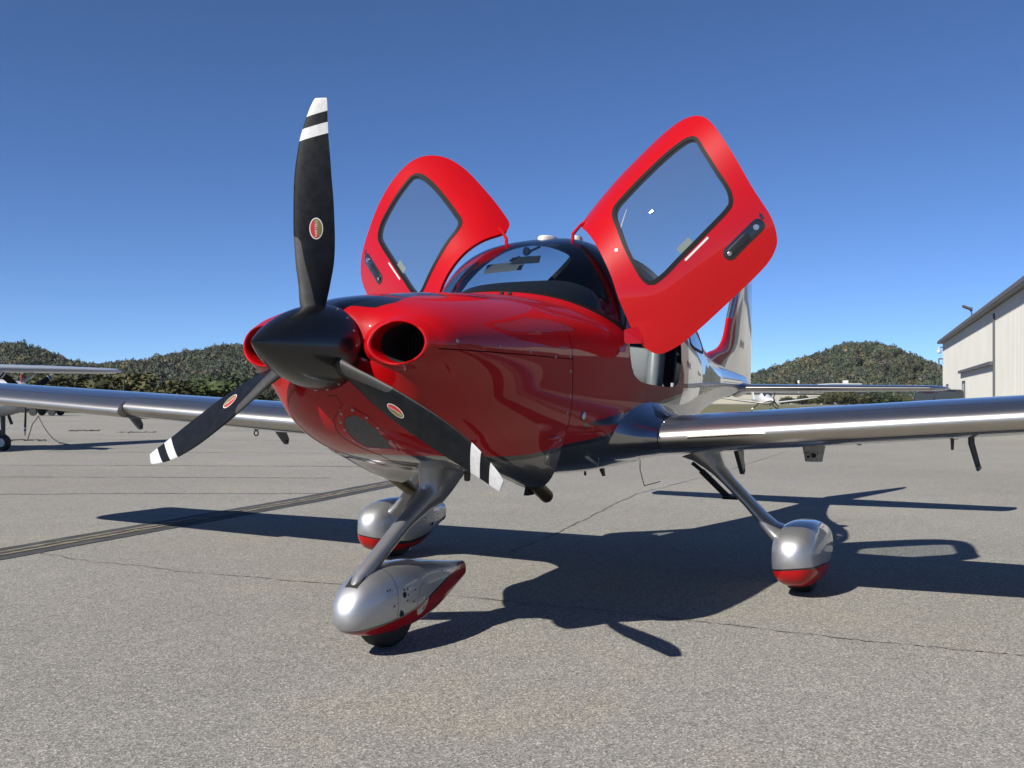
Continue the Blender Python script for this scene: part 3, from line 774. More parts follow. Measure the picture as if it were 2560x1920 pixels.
# washer / vent nozzles at the windshield base
for p in ((1.80, -.10, 1.62), (1.81, -.14, 1.62)):
    q, n_, t_ = near(p); b_ = B(); b_.lathe(q-np.array([0, 0, .002]), (0, 0, 1), [(0, .013), (.008, .013), (.014, .008), (.016, .002)], 12); b_.build('spray_nozzle', [DARK], plane)
# small scoop on the lower side
q, n_, t_ = near((1.98, -.5, .80)); b_ = B()
b_.loft([[q+n_*.0+np.array([0, 0, .02]), q+n_*.0, q+n_*.005], [q+np.array([.10, 0, .0])+n_*.05+np.array([0, 0, -.004]), q+np.array([.1, 0, -.012])+n_*.05, q+np.array([.1, 0, -.012])+n_*.055], [q+np.array([.19, 0, -.005]), q+np.array([.19, 0, -.01]), q+np.array([.19, 0, -.01])+n_*.004]])
b_.build('side_vane', [SILVER], plane)

# ---- cabin
b_ = B(); rings = []
for x, w_, zt in ((1.80, .14, 1.618), (1.88, .24, 1.655), (2.0, .33, 1.70), (2.15, .405, 1.742), (2.28, .445, 1.762), (2.36, .452, 1.757), (2.375, .448, 1.72), (2.375, .44, 1.50)):
    rings.append([np.array([x, w_*(abs(math.cos(a))**.55)*(1 if math.cos(a) > 0 else -1), 1.40+(zt-1.40)*math.sin(a)**.42]) for a in np.linspace(0, math.pi, 33)])
b_.loft(rings, caps=False, closed=False)
b_.build('glareshield', [GLARE], plane, angle=50)
b_ = B(); b_.box((2.34, -.46, 1.12), (2.365, .46, 1.58)); b_.build('instrument_panel', [GLARE], plane)
def floor_strip():
    V = []
    xs_ = np.linspace(1.7, 4.2, 12)
    for x in xs_:
        w_ = DECK(x)[0]*.9; V += [(x, -w_, .95), (x, w_, .95)]
    return mk('cabin_floor', V, [(2*i, 2*i+1, 2*i+3, 2*i+2) for i in range(11)], LINER, plane, angle=None)
floor_strip()
def pillow(c, h, n=3.2, mats=0, nu=20, nv=12, tilt=0):
    b2 = B(); rings = []
    for i in range(1, nv):
        p = -math.pi/2+math.pi*i/nv; cp = abs(math.cos(p))**(2/n); sp = math.copysign(abs(math.sin(p))**(2/n), math.sin(p)); ring = []
        for a in np.arange(nu)*2*math.pi/nu:
            ca = math.copysign(abs(math.cos(a))**(2/n), math.cos(a)); sa = math.copysign(abs(math.sin(a))**(2/n), math.sin(a))
            x, y, z = h[0]*cp*ca, h[1]*cp*sa, h[2]*sp
            ring.append(np.array([c[0]+x*math.cos(tilt)+z*math.sin(tilt), c[1]+y, c[2]-x*math.sin(tilt)+z*math.cos(tilt)]))
        rings.append(ring)
    b2.loft(rings); return b2
for sg in (-1, 1):
    for x0, nm in ((3.18, 'front'), (3.95, 'rear')):
        k = 1 if nm == 'front' else .86
        st = pillow((x0-.18, sg*.29*k, 1.10), (.25, .215*k, .08)).build('seat_cushion', [LEATHERB], plane, angle=60)
        bk = pillow((x0+.13, sg*.29*k, 1.38), (.06, .21*k, .32), tilt=.24).build('seat_back', [LEATHERB], plane, angle=60)
        for q in (-1, 1):
            pillow((x0+.10, sg*.29*k+q*.165*k, 1.36), (.075, .045, .29), tilt=.24).build('seat_bolster', [LEATHER], bk, angle=60)
        pillow((x0+.23, sg*.29*k, 1.80), (.045, .12*k, .075), tilt=.2).build('headrest', [LEATHERB], plane, angle=60)
b_ = B(); b_.box((2.55, -.055, 1.02), (3.1, .055, 1.28)); b_.build('centre_console', [LEATHERB], plane)
# visor, mirror and compass under the roof
b_ = B(); b_.obox((2.50, .235, 1.880), (.006, 0, .011), (0, .125, -.006), (.02, 0, .020)); b_.build('sun_visor', [mat('visor_grey', (.10, .097, .094), .6)], plane)
b_ = B(); b_.obox((2.43, .06, 1.905), (.005, 0, 0), (0, .09, 0), (.012, 0, .022)); b_.build('mirror', [DARK], plane)
b_ = B(); b_.lathe((2.42, .055, 1.955), (1, -.4, 0), [(0, .026), (.012, .026), (.012, .016), (.03, .014)], 18); b_.tube([(2.44, .04, 1.955), (2.50, .0, 1.99)], .008, 6); b_.build('compass', [DARK], plane)
b_ = B(); b_.tube([(2.44, .10, 1.93), (2.42, .16, 1.905)], .006, 6); b_.build('visor_arm', [DARK], plane)
# roof antennas
b_ = B(); rings = []
for z, k in ((2.02, 1.0), (2.052, .97), (2.060, .85), (2.062, .6)):
    rings.append([np.array([2.66+.10*k*math.cos(a), .02+.055*k*math.sin(a), z+.01]) for a in np.arange(24)*2*math.pi/24])
b_.loft(rings); b_.build('gps_antenna', [WHITEP], plane)
b_ = B(); rings = []
for z, k in ((2.06, 1.0), (2.115, .9), (2.125, .7)):
    rings.append([np.array([3.02+.06*k*math.cos(a), -.02+.03*k*math.sin(a), z]) for a in np.arange(18)*2*math.pi/18])
b_.loft(rings); b_.build('roof_antenna', [mat('antenna_grey', (.45, .45, .44), .5)], plane)
b_ = B(); b_.tube([(3.72, 0, 2.0), (3.86, 0, 2.32), (3.97, 0, 2.46)], [.008, .005, .003], 6); b_.build('whip_antenna', [WHITEP], plane)
# belly antennas
b_ = B(); b_.loft([[np.array([3.22+.06*math.cos(a), -.1+.012*math.sin(a), .69]) for a in np.arange(12)*math.pi/6], [np.array([3.29+.025*math.cos(a), -.1+.006*math.sin(a), .60]) for a in np.arange(12)*math.pi/6]]); b_.build('belly_antenna', [STEEL], plane)
b_ = B(); b_.tube([(2.96, -.1, .69), (2.97, -.1, .625)], .008, 6); b_.build('drain_stub', [DARK], plane)
b_ = B(); b_.tube([(3.995, -.1, .78), (3.995, -.1, .60), (4.09, -.1, .478), (4.45, -.1, .484)], .0032, 6); b_.build('marker_antenna', [DARK], plane)
b_ = B(); b_.lathe((1.60, -.02, .735), (0, 0, -1), [(0, .018), (.05, .016), (.055, .01)], 12); b_.build('breather_tube', [STEEL], plane)

# ---- wings
def airfoil(n=40, t=.15, cam_=.022):
    out = []
    for i in range(n+1):
        b2 = math.pi*i/n; x = .5*(1+math.cos(b2))
        yt = 5*t*(.2969*math.sqrt(x)-.126*x-.3516*x*x+.2843*x**3-.1036*x**4)
        yc = cam_/.16*(.8*x-x*x) if x < .4 else cam_/.36*(.2+.8*x-x*x)
        out.append((x, yc+yt, yc-yt))
    return out
AF = airfoil(46)
def chordpts(lo, hi, upper):
    pts = [(x, (u if upper else l)) for x, u, l in AF]; xs_ = np.array([p[0] for p in pts])[::-1]; zs_ = np.array([p[1] for p in pts])[::-1]
    return xs_, zs_
XA, ZU = chordpts(0, 1, True); _, ZL = chordpts(0, 1, False)
def afz(x, upper):
    # dense evaluation with the true square-root nose
    t = .15; yt = 5*t*(.2969*math.sqrt(x)-.126*x-.3516*x*x+.2843*x**3-.1036*x**4); c = .022
    yc = c/.16*(.8*x-x*x) if x < .4 else c/.36*(.2+.8*x-x*x)
    return yc+(yt if upper else -yt)
def wing_prm(y, sg=1):
    return (2.30+.004*(y-.78), np.interp(y, [.5, .78, 5.6], [1.52, 1.50, 1.00]), (.848+.054*y if sg > 0 else .835+.074*y), R(3.2)-R(1.5)*(y-.78)/4.8)
def wpt(y, xc, upper, sg, cuff=False, proud=0):
    xl, ch, zl, inc = wing_prm(y, sg)
    zc = afz(xc, upper); x = xc
    if cuff and xc < .28:
        k = (1-xc/.28)**2; x = xc-.035*k; zc = zc-.020*k
    zc += proud*(1 if upper else -1)/ch
    dx, dz = x*ch, zc*ch
    return np.array([xl+dx*math.cos(inc)+dz*math.sin(inc), sg*y, zl-dx*math.sin(inc)+dz*math.cos(inc)])
XS_SKIN = [1-(1-math.cos(math.pi*i/60))/2 for i in range(61)]
def skin_ring(y, sg, cuff, lo_u=.075, lo_l=.05):
    up = [lo_u+(1-lo_u)*(.5+.5*math.cos(math.pi*i/28)) for i in range(29)]      # trailing edge -> front, upper
    lw = [lo_l+(1-lo_l)*(.5-.5*math.cos(math.pi*i/28)) for i in range(29)]
    return [wpt(y, x, True, sg, cuff) for x in up]+[wpt(y, x, False, sg, cuff) for x in lw]
def le_ring(y, sg, cuff):
    up = [.0735*((28-i)/28)**2 for i in range(29)]; lw = [.0485*((i+1)/22)**2 for i in range(22)]
    return [wpt(y, x, True, sg, cuff, .0012) for x in up]+[wpt(y, x, False, sg, cuff, .0012) for x in lw]
HALF = 5.62
for sg in (-1, 1):
    ys1 = np.linspace(.60, 3.15, 16); ys2 = np.concatenate([np.linspace(3.152, 5.30, 10), ])
    b_ = B(); b_.loft([skin_ring(y, sg, False) for y in ys1], caps=True)
    b_.loft([skin_ring(y, sg, True) for y in ys2], caps=True)
    wing = b_.build('wing', [SILVER], plane, angle=32)
    # rounded tip
    b_ = B(); rings = []
    for t in np.linspace(0, 1, 9):
        y = 5.302+t*(HALF-5.302); k = math.sqrt(max(0, 1-t**2.4))*.97+.03
        full = skin_ring(5.302, sg, True, .0, .0); xl, ch, zl, inc = wing_prm(5.302, sg)
        c0 = np.array([xl+ch*.62, 0, zl+.02-ch*.62*math.sin(inc)+.01]); rings.append([np.array([c0[0]+(p[0]-c0[0])*(.55+.45*k)+.05*t*t, sg*y, c0[2]+.054*(y-5.302)+(p[2]-c0[2])*k]) for p in full])
    b_.loft(rings); b_.build('wing_tip', [SILVER], wing, angle=50)
    for a, bb, cf in ((.79, 3.149, False), (3.153, 5.30, True)):
        b_ = B(); b_.loft([le_ring(y, sg, cf) for y in np.linspace(a, bb, 14)], caps=False)
        if cf:
            r_ = skin_ring(a, sg, True, .0, .0); b_.add(r_, [tuple(range(len(r_)))])
        b_.build('leading_edge_panel', [TITAN], wing, angle=50)
    b_ = B()
    for up_, xc in ((True, .0742), (False, .0492)):
        for a, bb, cf in ((.79, 3.149, False), (3.153, 5.30, True)):
            b_.loft([[wpt(y, xc-.0024, up_, sg, cf, .0014), wpt(y, xc+.0024, up_, sg, cf, .0014)] for y in np.linspace(a, bb, 14)], caps=False, closed=False)
    b_.build_each('panel_seam', [DARK], wing, angle=None)
    # stall strip on the inboard leading edge
    b_ = B(); rings = []
    for y in np.linspace(.95, 1.36, 6):
        p = wpt(y, .0004, False, sg); k = 1 if y < 1.35 else .3
        rings.append([p+np.array([.010, 0, .012*k]), p+np.array([-.014*k, 0, 0]), p+np.array([.010, 0, -.012*k])])
    b_.loft(rings); b_.build('stall_strip', [TITAN], wing, angle=20)
    # root fairing blending wing into body
    b_ = B(); rings = []
    for y, gx, gz, dz in ((.785, 1.0, 1.0, 0), (.755, 1.005, 1.03, 0), (.72, 1.02, 1.09, 0), (.68, 1.05, 1.19, .0), (.64, 1.10, 1.34, .005), (.60, 1.17, 1.55, .012), (.55, 1.28, 1.85, .02), (.48, 1.42, 2.2, .03)):
        full = skin_ring(.785, sg, False, 0., 0.); c0 = np.array([3.0, 0, .865]); 
        rings.append([np.array([c0[0]+(p[0]-c0[0])*gx, sg*y, c0[2]+dz+(p[2]-c0[2])*gz*(1 if p[2] > c0[2] else .75+.25/gz)]) for p in full])
    b_.loft(rings); b_.build('wing_root_fairing', [mat('shaded_fairing_silver', (.27, .275, .29), .28, .96, 1, .02)], plane, angle=60)  # darker copy of the silver, wing root shade put into the colour
    # flap hinge brackets under the trailing edge
    for yy in (.92, 2.64, 4.07):
        _, ch, zl, inc = wing_prm(yy); xt = 2.30+ch*.86; zt = wpt(yy, .86, False, sg)[2]
        side = [(xt-.20, zt+.035), (xt+.03, zt+.03), (xt+.035, zt-.09), (xt+.07, zt-.145), (xt+.065, zt-.185), (xt+.045, zt-.19), (xt+.02, zt-.17)]
        b_ = B(); b_.loft([[np.array([x, sg*yy-.014, z]) for x, z in side], [np.array([x, sg*yy+.014, z]) for x, z in side]])
        br = b_.build('flap_bracket', [BRKT], wing, angle=20)
        b_ = B()
        for x, z in ((xt+.045, zt-.165), (xt-.03, zt-.03)): b_.lathe((x, sg*yy-.017, z), (0, 1, 0), [(0, .010), (.034, .010)], 10)
        b_.build_each('bracket_bolt', [DARK], br)
    # tie-down ring
    if sg < 0: continue
    p = wpt(2.25, .27, False, sg); b_ = B()
    b_.tube([p+np.array([0, .018*math.sin(a), -.03-.018*math.cos(a)]) for a in np.linspace(0, 2*math.pi, 17)], .0045, 6, caps=False); b_.lathe(p, (0, 0, -1), [(-.005, .014), (.008, .012), (.014, .006)], 10)
    b_.build('tie_down_ring', [STEEL], wing)
# vent housing and pitot tube under the left wing
p = wpt(1.49, .40, False, -1); WL = [o for o in plane.children if o.name.startswith('wing') and o.name in ('wing',)][0]
b_ = B(); rings = []
for z, k, s_ in ((.012, 1.12, .012), (-.012, 1.0, 0), (-.06, .84, 0), (-.085, .78, .0)):
    rings.append([p+np.array([.05+k*.065*math.copysign(abs(math.cos(a))**.5, math.cos(a)), k*.056*math.copysign(abs(math.sin(a))**.5, math.sin(a)), z]) for a in np.arange(24)*2*math.pi/24])
b_.loft(rings); vh = b_.build('vent_housing', [vary(mat('worn_white', (.26, .25, .23), .6), 30, .7, 1.1)], WL, angle=50)
b_ = B()
for dy, dz, r_ in ((-.010, -.050, .013), (.020, -.058, .0075), (.03, -.035, .004), (.02, -.034, .003), (-.03, -.037, .003), (-.028, -.07, .003), (.03, -.072, .003), (.006, -.043, .003)):
    b_.disc(p+np.array([-.0125-.004*(dz+.03)/.03*-1+.006, dy, dz]), (-1, 0, .15), r_, .004, 12)
b_.build_each('vent_hole', [DARK], vh)
p = wpt(2.29, .42, False, -1)
b_ = B(); b_.tube([p+np.array([0, 0, .01]), p+np.array([.01, 0, -.03]), p+np.array([.02, -.035, -.165])], [.016, .016, .013], 10); b_.tube([p+np.array([.02, -.035, -.155]), p+np.array([-.12, -.035, -.158])], [.013, .009], 10)
b_.build('pitot_tube', [STEEL], WL)
p = wpt(2.2, .42, False, -1); b_ = B(); b_.tube([p+np.array([0, 0, .005]), p+np.array([0, 0, -.06])], [.010, .007], 8); b_.disc(p, (0, 0, -1), .03, .004, 12); b_.build('fuel_vent', [STEEL], WL)
p = wpt(1.72, .5, False, -1); b_ = B(); b_.lathe(p, (0, 0, -1), [(0, .014), (.012, .012), (.014, .004)], 10); b_.build('fuel_drain', [STEEL], WL)

# ---- tail
def sym_ring(le, ch, t, place, n=24, lo=0.):
    out = []
    for i in range(n+1):
        x = lo+(1-lo)*(.5+.5*math.cos(math.pi*i/n)); h = 5*t*(.2969*math.sqrt(x)-.126*x-.3516*x*x+.2843*x**3-.1036*x**4); out.append(place(le+x*ch, h*ch))
    for i in range(1, n):
        x = lo+(1-lo)*(.5-.5*math.cos(math.pi*i/n)); h = 5*t*(.2969*math.sqrt(x)-.126*x-.3516*x*x+.2843*x**3-.1036*x**4); out.append(place(le+x*ch, -h*ch))
    return out
for sg in (-1, 1):
    b_ = B(); sp = lambda y: (6.755+.125*y, .80-.155*y)
    rings = []
    for y in np.linspace(.03, 1.80, 12): l_, c_ = sp(y); rings.append(sym_ring(l_, c_, .10, lambda x, h, y=y: np.array([x, sg*y, 1.220+h])))
    b_.loft(rings); st = b_.build('stabilizer', [SILVER], plane, angle=40)
    b_ = B(); rings = []
    for y in np.linspace(.13, 1.80, 12):
        l_, c_ = sp(y); full = [np.array([l_-.0025+x*c_, sg*y, 1.220+(5*.103*(.2969*math.sqrt(x)-.126*x-.3516*x*x)*c_)*q]) for q, xr in ((1, [.10*(1-i/14)**2 for i in range(15)]), (-1, [.10*(i/14)**2 for i in range(1, 15)])) for x in xr]
        rings.append(full)
    b_.loft(rings, caps=False); b_.build('leading_edge_panel', [TITAN], st, angle=50)
    b_ = B(); rings = []
    for t in np.linspace(0, 1, 8):
        y = 1.802+.15*t; l_, c_ = sp(1.802); k = math.sqrt(max(0, 1-t*t))*.97+.03
        rings.append(sym_ring(l_+.30*t*t*1.0, c_-.30*t*t*1.0, .10*k*c_/(c_-.30*t*t), lambda x, h, y=y: np.array([x, sg*y, 1.220+h])))
    b_.loft(rings); b_.build('stabilizer_tip', [SILVER], st, angle=50)
    b_ = B(); rings = []
    for y, k in ((.17, 1.02), (.13, 1.2), (.09, 1.6), (.05, 2.2)):
        rings.append(sym_ring(6.755-.03*(k-1), .80+.03*(k-1), .10*k, lambda x, h, y=y: np.array([x, sg*y, 1.220+h])))
    b_.loft(rings); b_.build('stabilizer_fairing', [SILVER], plane, angle=50)
FL = pchip([1.30, 1.40, 1.475, 1.53, 1.575, 1.62, 1.70, 1.90, 2.10, 2.40, 2.62, 2.70, 2.73], [5.4, 5.65, 5.90, 6.11, 6.40, 6.55, 6.675, 6.82, 6.98, 7.20, 7.37, 7.46, 7.56])
FT = pchip([1.0, 1.1, 2.4, 2.65, 2.73], [7.70, 7.745, 7.83, 7.85, 7.80])
zs = np.concatenate([np.linspace(1.18, 1.75, 26), np.linspace(1.79, 2.73, 26)])
def fin_ev(z, s):
    le, te = FL(z), FT(z); ch = te-le
    x = .5+.5*math.cos(2*math.pi*s); t = min(.115/ch, .135)*(1-.25*(z-1.2)/1.5)
    h = 5*t*(.2969*math.sqrt(x)-.126*x-.3516*x*x+.2843*x**3-.1036*x**4)*ch
    if z > 2.66: h *= max(.1, math.sqrt(max(0, 1-((z-2.66)/.075)**2)))
    return np.array([le+x*ch, h if s <= .5 else -h, z])
fin = Surf.grid(zs, np.linspace(0, 1, 81), fin_ev)
FR = pchip([1.2, 1.34, 1.40, 1.46, 1.55, 1.656, 1.87, 2.17, 2.6], [6.2, 6.46, 6.35, 6.45, 6.72, 6.87, 6.96, 7.10, 7.38])
fx = lambda P: np.array([fin_ev(*p)[0] for p in P])
def fred(P): return fx(P)-np.array([FR(z) for z in P[:, 0]])
def fle(P): return np.where(P[:, 0] > 1.895, fx(P)-np.array([FL(z) for z in P[:, 0]])-.055, .5)
def frud(P): return fx(P)-(7.50+.06*(P[:, 0]-1.2))
for f_ in (fred, fle, lambda P: P[:, 0]-1.895, frud, lambda P: frud(P)-.006): fin.cut(f_)
c_ = fin.cent(); r_ = frud(c_)
mi = np.where((fle(c_) < 0) & (c_[:, 0] > 1.895), 2, np.where(fred(c_) < 0, 0, 1))
finp = fin.select(r_ < 0); finp.mesh('fin', [RED, SILVER, TITAN], plane, mi[r_ < 0])
fin.select(r_ > .006).mesh('rudder', [RED, SILVER, TITAN], plane, mi[r_ > .006])

# ---- landing gear
def superring(x, cy, w, zt, zb, n, ex=2.3, flat=None):
    zc = (zt+zb)/2; h = (zt-zb)/2; out = []
    for a in np.arange(n)*2*math.pi/n:
        c, s = math.cos(a), math.sin(a); r = se(c, s, w, h, ex) if w > 1e-4 else 0
        z = zc+r*s
        if flat is not None: z = max(z, flat)
        out.append(np.array([x, cy+r*c, z]))
    return out
def pant_surf(rows, cy, n=64, ex=2.4, nx=64):
    rows = np.array(rows, float); x0, L = rows[0, 0], rows[-1, 0]-rows[0, 0]
    tb = tab([(math.sqrt((r[0]-x0)/L), *r[1:]) for r in rows])
    def ev(u, a):
        w_, zt, zb = tb(u); c, s = math.cos(a), math.sin(a); r = se(c, s, max(w_, .0005), max((zt-zb)/2, .0005), ex)
        return np.array([x0+L*u*u, cy+r*c, (zt+zb)/2+r*s])
    sf = Surf.grid(np.linspace(.004, 1, nx), np.linspace(-math.pi/2, 1.5*math.pi, n+1), ev, lambda p: np.array([p[0], cy, (rows[:, 2].max()+rows[:, 3].min())/2]))
    t0 = [ev(.004, a) for a in np.linspace(-math.pi/2, 1.5*math.pi, n+1)[:-1]]; o = len(sf.P)
    sf.F.append(tuple(range(n)))
    sf.u = lambda x: math.sqrt((x-x0)/L)
    return sf
np_s = pant_surf([(.566, .0, .186, .186), (.575, .040, .228, .145), (.60, .070, .268, .118), (.65, .097, .310, .099), (.75, .124, .350, .078), (.88, .135, .368, .068), (1.02, .129, .365, .070), (1.18, .106, .344, .088), (1.34, .078, .318, .128), (1.48, .048, .296, .172), (1.575, .030, .285, .205)], 0)
NB = pchip([.56, .70, .80, .92, 1.05, 1.2, 1.35, 1.48, 1.58], [.112, .130, .142, .162, .190, .222, .250, .274, .288])
nz = lambda P: np.array([q[2]-NB(q[0]) for q in (np_s.ev(*p) for p in P)])
np_s.cut(nz); np_s.cut(lambda P: nz(P)-.011)
us_ = [np_s.u(q) for q in (.798, .8005)]
for o_ in us_: np_s.cut(lambda P, q=o_: P[:, 0]-q)
c_ = np_s.cent(); v_ = nz(c_); mi = np.where(v_ < 0, 0, np.where(v_ < .011, 2, 1)); keep = (c_[:, 0] < us_[0]) | (c_[:, 0] > us_[1])
npo = np_s.select(keep).mesh('nose_wheel_fairing', [RED, PEARL, BLACKG], plane, mi[keep], angle=50)
e_ = lambda x, a: np_s.ev(np_s.u(x), a); rg = [e_(1.575, a) for a in np.linspace(-math.pi/2, 1.5*math.pi, 33)[:-1]]
b_ = B(); b_.add(rg, [tuple(range(32))]); b_.build('fairing_end', [RED], npo, angle=None)
def on_np(x, a_deg):                      # left side of the nose fairing
    a = math.pi-R(a_deg); p = e_(x, a); q = e_(x+.002, a); r_ = e_(x, a+.01); n_ = np.cross(q-p, r_-p); n_ /= np.linalg.norm(n_)
    return p, (n_ if n_[1] < 0 else -n_)
b_ = B()
for x, a, r_ in ((.845, 12, .013), ): b_.disc(*on_np(x, a), r_, .001, 16)
p, n_ = on_np(.83, -20); b_.obox(p+n_*.0005, (.014, 0, 0), (0, 0, .014), n_*.001)
b_.build_each('access_hole', [DARK], npo)
b_ = B()
for x, a in ((.775, -3), (.845, 21), (.872, 20), (.872, 10), (.865, 0), (.935, 15), (.92, -6), (.74, 30), (.755, 30), (1.25, 40)): b_.disc(*on_np(x, a), .0048, .001, 8)
b_.build_each('fairing_screw', [STEEL], npo)
b_ = B(); pl = [on_np(1.005+.05*math.cos(t)*1.0+(.015*math.sin(t)), -6+math.degrees(.075*math.sin(t)/.14)) for t in np.linspace(0, 2*math.pi, 25)[:-1]]
b_.loft([[p for p, n in pl], [p+n*.002 for p, n in pl]]); cv_ = b_.build('axle_cover', [PEARL], npo, angle=30)
b_ = B(); p, n_ = on_np(1.01, -4); b_.disc(p+n_*.002, n_, .011, .002, 12); b_.build('cover_bolt', [CHROME], cv_)
def tyre(c, r, wd, parent):
    b2 = B(); prof = [(-wd*.5, r*.62), (-wd*.5, r*.80), (-wd*.44, r*.92), (-wd*.3, r*.985), (-wd*.12, r), (wd*.12, r), (wd*.3, r*.985), (wd*.44, r*.92), (wd*.5, r*.80), (wd*.5, r*.62)]
    b2.lathe(c, (0, 1, 0), prof, 40); return b2.build('tyre', [TYRE], parent)
tyre((.90, 0, .168), .168, .125, plane)
# nose leg: forward-raked leg with a broad streamlined head
b_ = B(); rings = []
for fx_, fz_, rx_, rz_, hw in ((.640, .300, .735, .262, .029), (.672, .345, .765, .312, .037), (.805, .425, .885, .391, .038), (1.0, .542, 1.075, .498, .040), (1.17, .636, 1.245, .562, .046), (1.215, .668, 1.36, .585, .060), (1.215, .705, 1.46, .640, .066), (1.205, .76, 1.565, .705, .074), (1.195, .84, 1.62, .80, .08)):
    ring = []
    for a in np.arange(28)*2*math.pi/28:
        t = .5-.5*math.cos(a); wv = hw*math.copysign(abs(math.sin(a))**.8, math.sin(a))
        ring.append(np.array([fx_+(rx_-fx_)*t, wv*(1-.35*t), fz_+(rz_-fz_)*t]))
    rings.append(ring)
b_.loft(rings); leg = b_.build('nose_gear_leg', [vary(mat('silver_gear_paint', (.24, .245, .255), .36, .6, .8, .06), 12, .93, 1.05)], plane, angle=50)
GEARP = MATS['silver_gear_paint']
b_ = B(); b_.obox((.672, 0, .312), (.032, 0, .022), (0, .030, 0), (-.006, 0, .010)); b_.build('leg_clamp', [DARK], leg)
# main gear
for sg in (-1, 1):
    x0 = 3.11; cy = sg*1.39
    s = pant_surf([(x0-.365, .0, .235, .235), (x0-.355, .045, .285, .180), (x0-.33, .080, .322, .125), (x0-.27, .115, .362, .076), (x0-.17, .132, .392, .052), (x0, .139, .404, .040), (x0+.16, .135, .398, .042), (x0+.32, .124, .372, .09), (x0+.46, .092, .345, .135), (x0+.58, .06, .322, .17), (x0+.63, .05, .315, .18)], cy, ex=2.7)
    pb = pchip([x0-.4, x0-.25, x0-.1, x0+.1, x0+.4, x0+.65], [.172, .160, .155, .14, .155, .24])
    def pz(P, s_=s, sg_=sg, cy_=cy):
        out = []
        for p in P:
            q = s_.ev(*p); side = (q[1]-cy_)*sg_      # + = outboard
            out.append(max(q[2]-(pb(q[0])+.02*side/.15), -.115-side))
        return np.array(out)
    s.cut(pz); s.cut(lambda P: pz(P)-.010)
    c_ = s.cent(); v_ = pz(c_)
    po = s.mesh('wheel_fairing', [RED, PEARL, BLACKG], plane, np.where(v_ < 0, 0, np.where(v_ < .010, 2, 1)), angle=50)
    b_ = B(); b_.add([s.ev(1., a) for a in np.linspace(-math.pi/2, 1.5*math.pi, 33)[:-1]], [tuple(range(32))]); b_.build('fairing_end', [PEARL], po, angle=None)
    b_ = B()
    for x, a in ((x0+.2, 10), (x0+.27, -15), (x0+.36, 20), (x0+.42, 10), (x0+.42, -8)):
        th = (math.pi if sg > 0 else 0)-(1 if sg > 0 else -1)*R(a); p = s.ev(s.u(x), th); b_.disc(p, (0, -sg, 0), .006, .001, 8)
    th = math.pi if sg > 0 else 0; b_.disc(s.ev(s.u(x0+.3), th+.25), (0, -sg, 0), .013, .001, 12)
    b_.build_each('fairing_hole', [DARK], po)
    tyre((x0, cy, .19), .19, .15, plane)
    b_ = B(); rings = []
    for cx, y, z, a_, t_ in ((2.86, .86, .795, .20, .10), (2.865, .90, .765, .165, .072), (2.875, .935, .728, .115, .05), (2.885, .965, .688, .088, .036), (2.90, 1.02, .625, .075, .030), (2.93, 1.13, .505, .073, .029), (2.96, 1.195, .425, .080, .033), (2.98, 1.24, .372, .095, .042), (3.01, 1.275, .335, .13, .055), (3.05, 1.32, .30, .19, .07), (3.08, 1.36, .28, .24, .08)):
        tdir = np.array([.1, .62, -.78]) if y > .9 else np.array([0, .3, -.95]); tdir /= np.linalg.norm(tdir); nn = np.array([0, tdir[2], -tdir[1]])
        if y > 1.24: nn = np.array([0, -.35, -.94])
        nn = nn/np.linalg.norm(nn)
        rings.append([np.array([cx+a_*math.cos(q)+.02*(1+math.cos(q)), sg*(y+nn[1]*t_*math.sin(q)), z+nn[2]*t_*math.sin(q)]) for q in np.arange(24)*2*math.pi/24])
    b_.loft(rings); b_.build('main_gear_leg', [GEARP], plane, angle=60)
b_ = B(); b_.obox((4.0, -.64, .52), (.02, 0, 0), (0, .095, .088), (0, -.012, .012)); b_.obox((4.0, -.755, .432), (.05, 0, 0), (0, .05, 0), (0, 0, .009)); b_.tube([(4.0, -.48, .66), (4.0, -.56, .6)], .014, 6)
b_.build('boarding_step', [DARK], plane)

